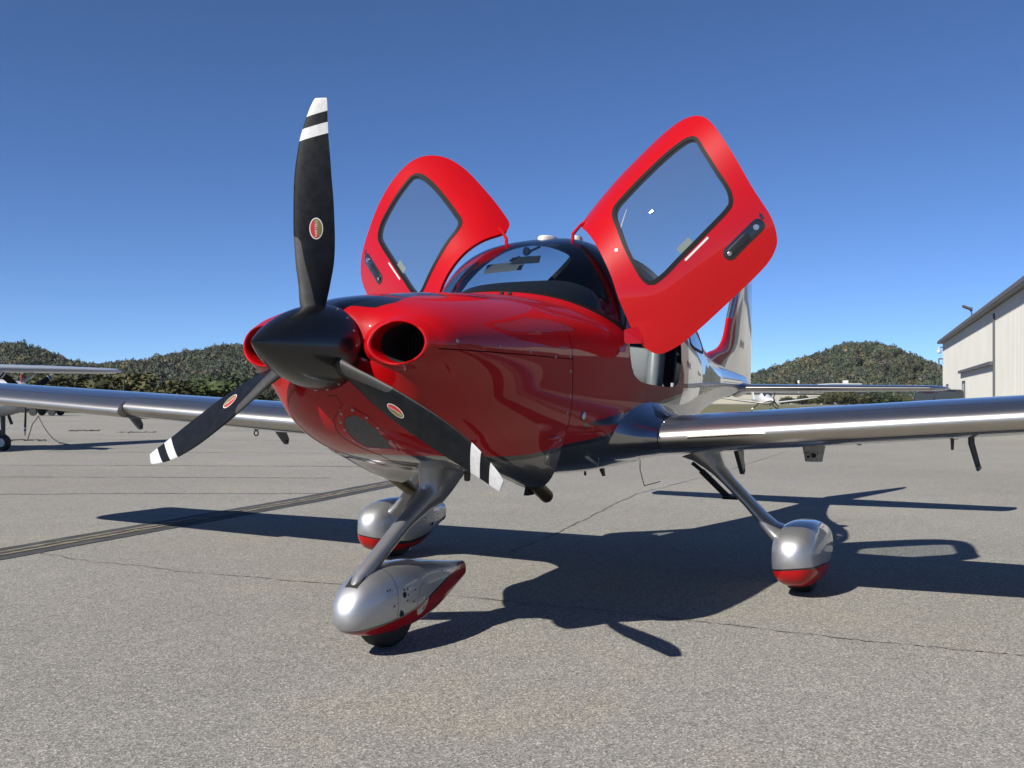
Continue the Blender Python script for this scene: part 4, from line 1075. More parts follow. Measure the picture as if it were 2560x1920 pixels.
# ================================================================== BACKGROUND
# ---- foliage
def crown_mesh(rx, rz, n, leaf, seed, zc=0., core=True, nl=7, tri=False, ck=.82):
    """uneven crown: lumpy core plus leaf-sized faces spread through its volume"""
    rg = np.random.default_rng(seed); V = []; F = []; M_ = []
    lobes = [(rg.normal(0, .42, 3)*[rx, rx, rz*.75], rg.uniform(.40, .64)) for _ in range(nl)]
    if core:
        for c, k in lobes:
            o = len(V); nu, nv = (6, 4) if tri else (8, 5)
            for i in range(1, nv):
                for j in range(nu):
                    p = -math.pi/2+math.pi*i/nv; a = 2*math.pi*j/nu; q = k*ck*rg.uniform(.85, 1.1)
                    V.append((c[0]+rx*q*math.cos(p)*math.cos(a), c[1]+rx*q*math.cos(p)*math.sin(a), zc+c[2]+rz*q*math.sin(p)))
            for i in range(nv-2):
                for j in range(nu): F.append((o+i*nu+j, o+i*nu+(j+1) % nu, o+(i+1)*nu+(j+1) % nu, o+(i+1)*nu+j))
            F.append(tuple(o+j for j in range(nu))[::-1]); F.append(tuple(o+(nv-2)*nu+j for j in range(nu)))
    for _ in range(n):
        c, k = lobes[rg.integers(len(lobes))]; d = rg.normal(size=3); d /= np.linalg.norm(d); q = k*rg.uniform(.78, 1.12)
        p = np.array([c[0]+rx*q*d[0], c[1]+rx*q*d[1], zc+c[2]+rz*q*d[2]])
        a = rg.normal(size=3); a /= np.linalg.norm(a); a = a+d*.3; b2 = np.cross(a, rg.normal(size=3)); b2 /= np.linalg.norm(b2)
        s_ = leaf*rg.uniform(.6, 1.4); o = len(V)
        if tri:
            V += [tuple(p-a*s_*.7-b2*s_*.5), tuple(p+a*s_*.8), tuple(p+b2*s_*.8)]; F.append((o, o+1, o+2)); continue
        V += [tuple(p-a*s_), tuple(p+b2*s_*.6), tuple(p+a*s_), tuple(p-b2*s_*.6)]; F.append((o, o+1, o+2, o+3))
    return V, F
def leafmat(name, col, attr=False):
    m = mat(name, col, .75, 0, 0, .03, .25); ns, lk, b = nodes(m)
    tc = N(ns, 'ShaderNodeTexCoord'); n1 = N(ns, 'ShaderNodeTexNoise'); n1.inputs['Scale'].default_value = .9; n1.inputs['Detail'].default_value = 6
    lk.new(tc.outputs['Object'], n1.inputs['Vector'])
    mr = N(ns, 'ShaderNodeMapRange'); mr.inputs[1].default_value = .3; mr.inputs[2].default_value = .7; mr.inputs[3].default_value = .6; mr.inputs[4].default_value = 1.4
    lk.new(n1.outputs['Fac'], mr.inputs[0])
    mx = N(ns, 'ShaderNodeMix', data_type='RGBA', blend_type='MULTIPLY'); mx.inputs[0].default_value = 1
    lk.new(mr.outputs[0], mx.inputs[7])
    if attr:
        at_ = N(ns, 'ShaderNodeAttribute'); at_.attribute_name = 'leaf_colour'; lk.new(at_.outputs['Color'], mx.inputs[6])
    else: mx.inputs[6].default_value = (*col, 1)
    lk.new(mx.outputs[2], b.inputs['Base Color'])
    return m
# ---- wooded hills
hu = [-2600, -1500, -900, -400, 0, 40, 100, 150, 200, 240, 300, 380, 430, 500, 580, 660, 800, 1000, 1300, 1600, 1700, 1780, 1870, 1950, 2000, 2060, 2110, 2180, 2230, 2290, 2350, 2450, 2700, 3300, 4500]
hp = [60, 110, 130, 150, 144, 141, 129, 111, 99, 97, 106, 119, 137, 147, 155, 152, 120, 84, 60, 50, 55, 68, 88, 108, 122, 132, 154, 158, 152, 134, 114, 92, 72, 60, 50]
HP = pchip(hu, hp)
DH = 720.
def hill_z(X, D):
    u = 1280+FPX*X/max(D, 60); top = HP(u)*DH/FPX-9
    near_ = 430 if u > 1500 else 400
    t = min(max((D-near_)/(DH-near_), 0), 1.25); sm = t*t*(3-2*t) if t < 1 else 1-.25*(t-1)**2
    bump = 2.2*math.sin(X*.021+D*.013)+1.6*math.sin(X*.047-D*.031)
    return max(-1.0, top*(sm*.55+.45*t if t < 1 else sm)+bump*min(1, t*3)-1.0)
us_ = np.linspace(-1700, 4000, 110); ds_ = np.concatenate([np.linspace(390, 760, 34), [850, 1000]])
V = [at((u-1280)/FPX*D, D, hill_z((u-1280)/FPX*D, D)) for D in ds_ for u in us_]
n_ = len(us_)
FLOOR = vary(mat('woodland_floor', (.030, .034, .016), .95), .08, .7, 1.3)
tag(mk('hills', V, [(i*n_+j, i*n_+j+1, (i+1)*n_+j+1, (i+1)*n_+j) for i in range(len(ds_)-1) for j in range(n_-1)], FLOOR, angle=60), kind='structure')
protos = [crown_mesh(1, 1.0, 300, .17, k, nl=5, tri=True, ck=.72) for k in range(10)]
PV = [np.array(v) for v, f in protos]
place = []
rg = np.random.default_rng(3)
def scatter(u0, u1, d0, d1, n, s0, s1, bias=1.):
    for _ in range(n):
        u = rg.uniform(u0, u1); D = d0+(d1-d0)*rg.uniform()**bias
        X = (u-1280)/FPX*D; place.append((X, D, rg.uniform(s0, s1)))
scatter(-130, 720, 430, 745, 2300, 2.3, 4.4, .9)
scatter(1700, 2480, 440, 745, 1700, 2.2, 4.0, .9)
scatter(720, 1700, 470, 745, 160, 4.5, 7.0); scatter(-620, -130, 430, 760, 420, 3.5, 6.0)
scatter(-130, 720, 700, 760, 420, 2.4, 4.4); scatter(1780, 2480, 700, 760, 340, 2.2, 4.0)
AV = []; LS = []; LT = []; AC = []; off = 0; polys = []
pal = np.array([(.046, .058, .036), (.040, .052, .037), (.052, .064, .038), (.062, .068, .040), (.076, .074, .042), (.092, .080, .044), (.056, .058, .046), (.070, .062, .050)])
pw = np.array([.24, .2, .18, .14, .10, .05, .05, .04])
for X, D, s_ in place:
    k = rg.integers(len(PV)); a = rg.uniform(0, 6.28); c_, n2 = math.cos(a), math.sin(a); P = PV[k]*[s_, s_, s_*rg.uniform(.95, 1.35)]
    P = np.stack([P[:, 0]*c_-P[:, 1]*n2, P[:, 0]*n2+P[:, 1]*c_, P[:, 2]], 1)
    AV.append(P+at(X, D, hill_z(X, D)+s_*.75)); col = pal[rg.choice(len(pal), p=pw)]*rg.uniform(.6, 1.45)
    AC.append(np.tile([*col, 1], (len(P), 1))); polys.append((k, off)); off += len(P)
AV = np.concatenate(AV); AC = np.concatenate(AC)
PF = []
for v, f in protos:
    PF.append((np.concatenate([np.array(q) for q in f]), np.array([len(q) for q in f])))
idx = np.concatenate([PF[k][0]+o for k, o in polys]); tot = np.concatenate([PF[k][1] for k, o in polys])
me = bpy.data.meshes.new('hillside_forest'); me.vertices.add(len(AV)); me.vertices.foreach_set('co', AV.astype(np.float32).ravel())
me.loops.add(len(idx)); me.loops.foreach_set('vertex_index', idx.astype(np.int32)); me.polygons.add(len(tot))
st_ = np.concatenate([[0], np.cumsum(tot)[:-1]]); me.polygons.foreach_set('loop_start', st_.astype(np.int32))
me.update(calc_edges=True); at_ = me.color_attributes.new('leaf_colour', 'FLOAT_COLOR', 'POINT'); at_.data.foreach_set('color', AC.astype(np.float32).ravel())
me.materials.append(leafmat('forest_leaves', (.05, .06, .02), True))
fo_ = link('hillside_forest', me); tag(fo_, 'dense early autumn forest covering the hills behind the airfield', 'forest', kind='stuff')

# ---- shrubs and small trees that can be told apart
LEAFS = [leafmat('shrub_leaves_green', (.036, .050, .018)), leafmat('shrub_leaves_olive', (.056, .058, .022)), leafmat('shrub_leaves_dark', (.026, .037, .017))]
BARK = vary(mat('bark', (.09, .07, .05), .9), 8, .7, 1.3)
shrub_me = {}
def shrub(u, D, h, w_, kind, label, group, name='shrub'):
    base = au(u, D, 0); root = empty(name, base, random.uniform(0, 6.28)); tag(root, label, 'shrub' if name == 'shrub' else 'tree', group)
    key = (kind, random.randrange(3))
    if key not in shrub_me:
        v, f = crown_mesh(1, 1, 1500, .085, 50+key[0]*7+key[1], nl=9, ck=.62); m2 = bpy.data.meshes.new('crown'); m2.from_pydata(v, [], f); m2.materials.append(LEAFS[kind]); shrub_me[key] = m2
        b2 = B()
        for q in range(4):
            a = q*1.6; b2.tube([(0, 0, -.6), (.15*math.cos(a), .15*math.sin(a), -.2), (.45*math.cos(a), .45*math.sin(a), .4)], [.06, .05, .02], 6)
        m3 = b2.build('trunk', [BARK]); shrub_me[(key, 't')] = m3.data; bpy.data.objects.remove(m3)
    c = link('crown', shrub_me[key], root); c.scale = (w_/2, w_/2, h/1.9); c.location = (0, 0, h*.52)
    t = link('trunk', shrub_me[(key, 't')], root); t.scale = (w_/2*.8, w_/2*.8, h/1.2); t.location = (0, 0, h*.5)
rs = random.Random(5)
where = ['behind the white airplane', 'behind the silver wing', 'left of the big spinner']
lst = []
u = -90
while u < 690:
    D = rs.uniform(74, 92); h = rs.uniform(1.5, 3.0); lst.append((u, D, h)); u += rs.uniform(24, 44)
ORD = 'first second third fourth fifth sixth seventh eighth ninth tenth eleventh twelfth thirteenth fourteenth fifteenth sixteenth seventeenth eighteenth nineteenth twentieth'.split(); ORD += ['twenty-'+q for q in ORD[:9]]+['thirtieth']+['thirty-'+q for q in ORD[:9]]
for i, (u, D, h) in enumerate(lst):
    k = rs.choice([0, 0, 1, 2]); w0 = where[0] if u < 160 else where[1] if u < 420 else where[2]
    shrub(u, D, h, h*rs.uniform(1.3, 1.9), k, '%s shrub %s, %s from the left' % (['green', 'olive', 'dark green'][k], w0, ORD[i]), 'shrubs along the far edge of the apron')
u = 1955; nb = 0
while u < 2300:
    D = rs.uniform(385, 420); h = rs.uniform(3.0, 6.5) if u > 2030 else rs.uniform(2.2, 4.0); k = rs.choice([0, 1, 1, 2])
    shrub(u, D, h, h*rs.uniform(1.2, 1.8), k, '%s far bush %s, %s from the left' % (['green', 'olive yellow', 'dark green'][k], 'in front of the cream building' if u < 2080 else 'left of the parked cars', ORD[nb]), 'bushes beyond the grass'); nb += 1; u += rs.uniform(11, 24)

# ---- hangar
HC0 = np.array([28.4, 66.9]); HD = np.array([-.322, -.947]); HNV = np.array([.947, -.322])
def hp_(a, d, z, o=0): q = HC0+HD*a+HNV*(d); return at(q[0], q[1], z)
HL, HW, HE, HR = 44., 22., 4.95, 7.0
CREAM = vary(mat('cream_steel_cladding', (.40, .395, .365), .5), .5, .94, 1.04, detail=6)
ROOFM = vary(mat('grey_roof_sheet', (.16, .157, .147), .45, .5), .6, .85, 1.1)
TRIM = vary(mat('dark_grey_trim', (.075, .076, .08), .6), 3, .9, 1.1)
hangar = empty('hangar', hp_(HL/2, HW/2, 0)); tag(hangar, 'long cream metal hangar with dark grey roof trim at the right', 'hangar')
def hb(B_, a0, a1, d0, d1, z0, z1, m=0):
    V = [hp_(a, d, z) for a in (a0, a1) for d in (d0, d1) for z in (z0, z1)]
    return B_.add(V, [(0, 1, 3, 2), (4, 6, 7, 5), (0, 4, 5, 1), (2, 3, 7, 6), (0, 2, 6, 4), (1, 5, 7, 3)], m)
def par(o): o.parent = hangar; o.matrix_parent_inverse = Matrix.Translation(-Vector(hp_(HL/2, HW/2, 0))); return o
# ribbed wall: trapezoidal rib profile run along the wall
def ribwall(a0, a1, z0, z1, d=0., pitch=.32, dep=.045):
    prof = []; a = a0
    while a < a1:
        for da, dd in ((0, 0), (pitch*.42, 0), (pitch*.54, -dep), (pitch*.80, -dep), (pitch*.92, 0)):
            if a+da <= a1: prof.append((a+da, d+dd))
        a += pitch
    prof.append((a1, d))
    V = [hp_(p, q, z) for p, q in prof for z in (z0, z1)]
    return V, [(2*i, 2*i+1, 2*i+3, 2*i+2) for i in range(len(prof)-1)]
V, F = ribwall(0, 26.7, 0, HE); par(mk('wall_panel', V, F, CREAM, angle=20))
V, F = ribwall(26.85, HL, 0, HE); par(mk('wall_panel', V, F, CREAM, angle=20))
b_ = B(); hb(b_, 26.68, 26.87, -.10, .02, 0, HE-.2); par(b_.build('wall_post', [TRIM], angle=None))
b_ = B(); hb(b_, 0, .06, 0, HW, 0, HE); b_.add([hp_(.03, 0, HE), hp_(.03, HW, HE), hp_(.03, HW/2, HR)], [(0, 1, 2)]); par(b_.build('end_wall', [CREAM], angle=None))
b_ = B(); hb(b_, HL-.06, HL, 0, .5, 0, HE); hb(b_, HL-.06, HL, HW-.5, HW, 0, HE); hb(b_, HL-.06, HL, .5, HW-.5, HE-.35, HE); b_.add([hp_(HL-.03, 0, HE), hp_(HL-.03, HW, HE), hp_(HL-.03, HW/2, HR)], [(0, 1, 2)]); par(b_.build('end_wall', [CREAM], angle=None))
ADDED_DOOR = vary(mat('reflection_dark_door', (.035, .036, .038), .6), .6, .8, 1.2)  # unseen end doors, added dark so the fuselage mirrors no bright wall
for k in range(6):
    d0 = .5+k*(HW-1)/6; b_ = B(); hb(b_, HL-.12-.08*(k % 2), HL-.07-.08*(k % 2), d0-.05, d0+(HW-1)/6+.05, .03, HE-.36); par(b_.build('added_end_door', [ADDED_DOOR], angle=None))
b_ = B(); hb(b_, 0, HL, HW-.06, HW, 0, HE); par(b_.build('back_wall', [CREAM], angle=None))
for d0, d1 in ((-.34, HW/2), (HW+.34, HW/2)):
    prof = []; a = -.30
    while a < HL+.25:
        for da, dz in ((0, 0), (.22, 0), (.26, .05), (.36, .05), (.40, 0)): prof.append((a+da, dz))
        a += .45
    sl_ = (HR-HE)/(HW/2+.55)
    V = [hp_(p, d, HE+.16+q+(0 if d == d0 else HR-HE)) for p, q in prof for d in (d0, d1)]
    o = par(mk('roof_slope', V, [(2*i, 2*i+1, 2*i+3, 2*i+2) for i in range(len(prof)-1)], ROOFM, angle=20)); solid(o, .05)
b_ = B(); hb(b_, -.30, HL+.30, -.36, -.28, HE+.02, HE+.15); par(b_.build('eave_fascia', [TRIM], angle=None))
b_ = B(); hb(b_, -.30, HL+.30, -.28, -.01, HE+.02, HE+.06); par(b_.build('eave_soffit', [ROOFM], angle=None))
b_ = B(); hb(b_, 12.6, 26.6, -.20, -.05, 2.66, 2.80); par(b_.build('door_rail', [TRIM], angle=None))
b_ = B(); hb(b_, 37.5, 43, -.20, -.05, 2.70, 2.84); par(b_.build('door_rail', [TRIM], angle=None))
for a in (3.6, 13.8):
    b_ = B(); hb(b_, a, a+.95, -.07, -.045, 0.02, 2.12); dr = par(b_.build('entry_door', [WHITEP], angle=None))
    b_ = B()
    for aa in ((a-.10, a-.01, 0, 2.2), (a+.96, a+1.05, 0, 2.2), (a-.1, a+1.05, 2.13, 2.24)): hb(b_, aa[0], aa[1], -.10, -.04, aa[2], aa[3])
    q = b_.build('door_frame', [TRIM], angle=None); par(q)
b_ = B(); hb(b_, .5, .56, -.30, -.05, 3.9, 4.0); hb(b_, .48, .58, -.34, -.26, 3.2, 3.98); par(b_.build('wall_bracket', [TRIM], angle=None))
p = hp_(.0, -.25, 4.5); sec = empty('security_camera', p); tag(sec, 'small white dome camera on the near corner of the cream hangar', 'camera')
b_ = B(); b_.lathe((0, 0, -.02), (0, 0, -1), [(-.10, .05), (-.08, .13), (.02, .14), (.10, .12), (.18, .04)], 14); b_.build('camera_dome', [WHITEP], sec)
b_ = B(); d = hp_(.05, 0, 0)-hp_(.0, -.25, 0); b_.tube([(0, 0, .1), (0, 0, .22), (d[0], d[1], .22), (d[0], d[1], .02)], .045, 8); b_.build('camera_arm', [WHITEP], sec)
p = hp_(14.0, .35, HE+.25); fl = empty('floodlight', p); tag(fl, 'dark floodlight on a short pole above the hangar eave', 'floodlight')
b_ = B(); b_.tube([(0, 0, -.05), (0, 0, .62), (-.05, .05, .78)], .035, 8); b_.build('pole', [TRIM], fl)
lx = (at(-1, 0)-at(0, 0)); b_ = B(); c = lx*.24+np.array([0, 0, .90]); b_.obox(c, lx*.20+np.array([0, 0, .07]), (FH*.14), np.array([0, 0, .06])+lx*.02); b_.obox(lx*.02+np.array([0, 0, .82]), lx*.05, FH*.05, (0, 0, .10)); b_.build('lamp_head', [TRIM], fl, angle=None)

# ---- long cream building far off, with roof units
def orient_box(b2, u0, u1, D, z0, z1, dep, m=0):
    V = [at((u-1280)/FPX*D, D+dd, z) for u in (u0, u1) for dd in (0, dep) for z in (z0, z1)]
    return b2.add(V, [(0, 1, 3, 2), (4, 6, 7, 5), (0, 4, 5, 1), (2, 3, 7, 6), (0, 2, 6, 4), (1, 5, 7, 3)], m)
fb = empty('far_building'); tag(fb, 'long low cream building beyond the grass behind the small white airplane', 'building')
b_ = B(); orient_box(b_, 1700, 2075, 430, 0, 4.6, 25); b_.build('wall', [vary(mat('far_cream_wall', (.40, .375, .30), .7), .1, .93, 1.05)], fb, angle=None)
b_ = B(); orient_box(b_, 1695, 2080, 429.4, 4.6, 5.0, 26); b_.build('roof', [mat('far_roof', (.2, .195, .185), .7)], fb, angle=None)
for u in (1902, 1948, 1991, 2040):
    b_ = B(); orient_box(b_, u, u+7, 429.7, 0, 3.2, .3); b_.build('loading_door', [mat('far_door_grey', (.30, .30, .29), .7)], fb, angle=None)
fb = empty('far_shed'); tag(fb, 'grey low shed beside the far cream building, partly behind bushes', 'building')
b_ = B(); orient_box(b_, 2078, 2165, 440, 0, 5.4, 14); b_.build('wall', [mat('far_grey_wall', (.20, .20, .20), .7)], fb, angle=None)
b_ = B(); D = 440
V = [at((u-1280)/FPX*D, D+dd, z) for u, z in ((2074, 5.3), (2120, 7.2), (2169, 5.3)) for dd in (-.6, 15)]
b_.add(V, [(0, 1, 3, 2), (2, 3, 5, 4), (0, 2, 4), (1, 5, 3)]); b_.build('roof', [mat('far_dark_roof', (.10, .10, .105), .6)], fb, angle=None)
b_ = B(); orient_box(b_, 2130, 2136, 439.6, 2, 4.0, .5); b_.build('window', [mat('far_pane', (.5, .5, .5), .3)], fb, angle=None)
fb = empty('far_warehouse'); tag(fb, 'pale flat warehouse roof showing above the tail of the red airplane', 'building')
b_ = B(); orient_box(b_, 2085, 2150, 470, 0, 9.2, 20); b_.build('wall', [mat('far_pale_wall', (.34, .34, .335), .7)], fb, angle=None)
b_ = B(); orient_box(b_, 2080, 2155, 469, 9.2, 9.7, 22); b_.build('roof', [mat('far_white_roof', (.46, .46, .455), .7)], fb, angle=None)
b_ = B(); orient_box(b_, 2112, 2121, 474, 9.7, 11.2, 3); b_.build('roof_unit', [WHITEP], fb, angle=None)
for u, h in ((1997, 9.0), ):
    b_ = B(); D = 435; p0 = au(u, D, 0); b_.tube([p0, p0+np.array([0, 0, h])], [.22, .15], 8); b_.lathe(p0+np.array([0, 0, h]), (0, 0, 1), [(0, .5), (1.2, .5), (1.3, .1)], 8)
    tag(b_.build('beacon_mast', [WHITEP]), 'slim white mast beyond the grass above the red airplane tail', 'mast')

# ---- unseen ridge added off to the right, to darken reflections on the fuselage
V = []; az = np.radians(np.linspace(36, 84, 60)); dd_ = [150, 165, 185, 210, 240, 280]
for j, D in enumerate(dd_):
    for i, a in enumerate(az):
        t = j/(len(dd_)-1); h = (26+5*math.sin(i*.35)+3*math.sin(i*.9+1))*math.sin(t*math.pi/2)*min(1, i/4)+rg.uniform(-1.5, 1.5)*(j > 0)
        V.append(at(D*math.sin(a), D*math.cos(a), h-.2))
tag(mk('reflection_ridge', V, [(j*60+i, j*60+i+1, (j+1)*60+i+1, (j+1)*60+i) for j in range(len(dd_)-1) for i in range(59)], vary(mat('added_ridge_cover', (.045, .055, .025), .95), .15, .5, 1.4, detail=8), angle=60), kind='structure')

# ================================================================== OTHER AIRCRAFT
WPAINT = vary(mat('white_aircraft_paint', (.50, .50, .495), .3, 0, .8, .05), 3, .93, 1.03)
AGLASS = mat('dark_aircraft_glass', (.02, .026, .032), .06, 0, 1, .01)
STRIPE = mat('maroon_stripe', (.12, .02, .025), .35, 0, .6, .05)
# high-wing airplane at the left edge: local frame x = forward, y = its left, z = up
hw = empty('high_wing_airplane', (0, 0, 0)); tag(hw, 'white high-wing propeller airplane cut off by the left edge', 'airplane')
def body(rows, n=28, ex=2.6): return [superring(x, 0, w_, zt, zb, n, ex) for x, w_, zt, zb in rows]
k_ = .87
b_ = B(); b_.loft(body([(1.62, .10, 1.48, 1.20), (1.60, .26, 1.58, 1.08), (1.45, .42, 1.64, .92), (1.1, .50, 1.68, .82), (.7, .53, 1.70, .78), (.45, .55, 1.72, .76), (.1, .57, 1.90, .74), (-.5, .57, 1.97, .74), (-1.2, .55, 1.95, .80), (-2.0, .42, 1.78, .92), (-3.2, .26, 1.58, 1.10), (-4.6, .12, 1.48, 1.24), (-5.2, .05, 1.42, 1.30)]))
hb_ = b_.build('fuselage', [WPAINT], hw, angle=40)
b_ = B(); b_.add([np.array(p) for p in ((.50, -.46, 1.715), (.50, .46, 1.715), (.12, .48, 1.905), (.12, -.48, 1.905))], [(0, 1, 2, 3)]); o = b_.build('windshield', [AGLASS], hw, angle=None); solid(o, .02, 1)
for sg in (-1, 1):
    for x0, x1 in ((.0, -.75), (-.85, -1.45)):
        b_ = B(); b_.add([np.array((x0, sg*.585, 1.46)), np.array((x1, sg*.58, 1.46)), np.array((x1+.06, sg*.55, 1.84)), np.array((x0-.08, sg*.56, 1.84))], [(0, 1, 2, 3)]); solid(b_.build('side_window', [AGLASS], hw, angle=None), .02, 1)
    # wing: straight inboard, tapering outboard, rounded tip
    b_ = B(); rings = []
    for y, xl, ch, zz in ((.0, .30, 1.5, 1.95), (.9, .30, 1.5, 1.962), (2.6, .30, 1.5, 1.985), (4.4, .22, 1.26, 2.01), (5.1, .16, 1.12, 2.02), (5.30, .08, .92, 2.024), (5.41, -.06, .64, 2.027), (5.45, -.2, .36, 2.028)):
        t = .135 if y < 5.3 else .135*ch/1.2
        rings.append(sym_ring(0, 1, t, lambda x, h, xl=xl, ch=ch, zz=zz, y=y: np.array([xl-x*ch, sg*y, zz+h*ch+.02*math.sin(math.pi*min(x, 1))*ch-.03*x]), 14))
    b_.loft(rings); wg = b_.build('wing', [WPAINT], hw, angle=40)
    b_ = B(); b_.tube([(-.1, sg*.56, .90), (-.25, sg*2.35, 1.90)], .04, 8); b_.build('wing_strut', [WPAINT], hw)
    b_ = B(); b_.tube([(-.35, sg*.5, .85), (-.35, sg*.95, .50), (-.35, sg*1.24, .24)], [.06, .045, .035], 8); b_.build('main_gear_leg', [WPAINT], hw)
    b_ = B(); b_.lathe((-.35, sg*1.18, .22), (0, sg, 0), [(0, .12), (0, .2), (.03, .22), (.12, .22), (.15, .2), (.15, .12)], 20); b_.build('main_tyre', [TYRE], hw)
    b_ = B(); b_.loft([sym_ring(0, 1, .1, lambda x, h, y=y, c=c: np.array([-4.3-x*c, sg*y, 1.46+h*c]), 10) for y, c in ((.05, .95), (1.5, .65), (1.6, .45))]); b_.build('stabilizer', [WPAINT], hw)
b_ = B(); b_.loft([sym_ring(0, 1, .09, lambda x, h, z=z, l_=l_, c=c: np.array([l_-x*c, h*c, z]), 10) for z, l_, c in ((1.3, -3.9, 1.3), (2.0, -4.45, .95), (2.55, -4.85, .7))]); b_.build('fin', [WPAINT], hw)
b_ = B(); b_.tube([(1.02, 0, .86), (1.04, 0, .5), (1.05, 0, .2)], [.06, .05, .04], 10); b_.build('nose_gear_leg', [STEEL], hw)
b_ = B(); b_.lathe((1.05, -.065, .19), (0, 1, 0), [(0, .1), (0, .17), (.025, .19), (.105, .19), (.13, .17), (.13, .1)], 24); b_.build('nose_tyre', [TYRE], hw)
b_ = B(); b_.lathe((1.05, -.07, .19), (0, 1, 0), [(0, .01), (0, .1), (.14, .1), (.14, .01)], 20); b_.build('wheel_rim', [WHITEP], hw)
b_ = B(); b_.lathe((1.60, 0, 1.34), (1, 0, 0), [(0, .16), (.08, .15), (.2, .10), (.3, .02)], 24); b_.build('spinner', [WPAINT], hw)
for q in range(3):
    a = math.pi+q*2*math.pi/3+.02; er = np.array([0, math.sin(a), math.cos(a)]); et = np.array([0, math.cos(a), -math.sin(a)]); rings = []; mm = []
    for r_, c_, be in ((.1, .08, 50), (.25, .13, 42), (.5, .155, 32), (.75, .14, 24), (.80, .135, 23), (.84, .128, 22), (.885, .118, 21), (.97, .085, 19), (1.0, .05, 18)):
        cv = math.cos(R(be))*et-math.sin(R(be))*np.array([1., 0, 0])*-1; nv = np.cross(cv, er)
        rings.append([np.array([1.70, 0, 1.34])+er*r_*.98+cv*c_*.5*math.cos(t)+nv*.016*math.sin(t)*(1.6-r_) for t in np.arange(16)*math.pi/8])
    b_ = B(); b_.loft(rings[:5]); b_.loft(rings[4:6], True, True, 1); b_.loft(rings[5:7]); b_.loft(rings[6:], True, True, 1)
    b_.build('propeller_blade', [BLADE, TIP], hw, angle=50)
b_ = B(); b_.box((.8, .47, .98), (1.05, .53, 1.10)); b_.box((.8, -.53, .98), (1.05, -.47, 1.10)); b_.build('cowl_vent', [DARK], hb_, angle=None)
b_ = B(); b_.loft([[np.array([x, sg2*(w_+.004), z]) for z in (1.36, 1.44)]+[np.array([x, sg2*(w_-.02), z]) for z in (1.44, 1.36)] for x, w_ in ((1.3, .46), (1.0, .51), (.5, .55))] ) if False else None
b_ = B(); b_.tube([(1.5, .05, 1.6), (1.5, .07, 1.74)], .018, 8); b_.box((1.48, .03, 1.73), (1.53, .11, 1.78)); b_.build('intake_plug_flag', [mat('red_flag', (.22, .012, .012), .6)], hw)
b_ = B(); b_.tube([(1.0, .2, .82), (1.08, .22, .62)], .035, 8); b_.build('exhaust_pipe', [STEEL], hw)
GA = R(72); fwd = -FH*math.cos(GA)+RH*math.sin(GA)      # nose turned towards image right
hw.rotation_euler = (0, 0, math.atan2(fwd[1], fwd[0])); hw.scale = (.86, .86, .86); hw.location = (10.854, 16.792, 0)

# small white low-wing airplane far off on the grass side, facing the camera
lw = empty('low_wing_airplane', (0, 0, 0)); tag(lw, 'small white low-wing airplane parked far off, nose towards the camera', 'airplane')
b_ = B(); b_.loft(body([(2.6, .08, 1.30, 1.05), (2.55, .30, 1.45, .90), (2.2, .46, 1.55, .78), (1.5, .56, 1.62, .70), (1.1, .60, 1.72, .68), (.5, .62, 2.02, .68), (-.4, .60, 2.05, .70), (-1.4, .45, 1.75, .85), (-3, .22, 1.5, 1.05), (-4.6, .06, 1.4, 1.2)])); b_.build('fuselage', [WPAINT], lw, angle=40)
b_ = B(); b_.add([np.array(p) for p in ((1.12, -.46, 1.66), (1.12, .46, 1.66), (.5, .44, 2.02), (.5, -.44, 2.02))], [(0, 1, 2, 3)]); solid(b_.build('windshield', [AGLASS], lw, angle=None), .02, 1)
b_ = B(); b_.lathe((2.58, 0, 1.2), (1, 0, 0), [(0, .17), (.15, .13), (.32, .02)], 16); b_.build('spinner', [WPAINT], lw)
for q in range(3):
    a = .3+q*2*math.pi/3; er = np.array([0, math.sin(a), math.cos(a)]); b_ = B(); b_.tube([np.array([2.72, 0, 1.2])+er*.1, np.array([2.72, 0, 1.2])+er*.5, np.array([2.72, 0, 1.2])+er*.95], [.05, .065, .03], 8); b_.build('propeller_blade', [BLADE], lw)
for sg in (-1, 1):
    b_ = B(); b_.loft([sym_ring(0, 1, .14, lambda x, h, y=y, xl=xl, c=c, z=z: np.array([xl-x*c, sg*y, z+h*c]), 12) for y, xl, c, z in ((.3, .8, 1.5, .88), (1.0, .8, 1.45, .95), (3.5, .75, 1.2, 1.25), (5.5, .7, .95, 1.52), (5.8, .55, .6, 1.56))]); b_.build('wing', [WPAINT], lw, angle=40)
    b_ = B(); b_.loft([sym_ring(0, 1, .1, lambda x, h, y=y, c=c: np.array([-3.9-x*c, sg*y, 1.35+h*c]), 10) for y, c in ((.05, .8), (1.9, .55))]); b_.build('stabilizer', [WPAINT], lw)
    b_ = B(); b_.tube([(.1, sg*.7, .85), (.0, sg*1.35, .32)], .05, 8); b_.build('main_gear_leg', [STEEL], lw)
    b_ = B(); b_.loft([superring(x, sg*1.42, w_, zt, zb, 16) for x, w_, zt, zb in ((.35, .02, .3, .25), (.25, .10, .40, .14), (.0, .14, .46, .10), (-.3, .10, .42, .16), (-.55, .03, .36, .28))]); b_.build('wheel_fairing', [WPAINT], lw, angle=50)
    b_ = B(); b_.lathe((0, sg*1.42-.07, .19), (0, 1, 0), [(0, .1), (0, .17), (.03, .19), (.11, .19), (.14, .17), (.14, .1)], 16); b_.build('tyre', [TYRE], lw)
b_ = B(); b_.tube([(1.9, 0, .8), (2.1, 0, .3)], .05, 8); b_.build('nose_gear_leg', [STEEL], lw)
b_ = B(); b_.lathe((2.1, -.06, .18), (0, 1, 0), [(0, .1), (0, .16), (.03, .18), (.09, .18), (.12, .16), (.12, .1)], 16); b_.build('tyre', [TYRE], lw)
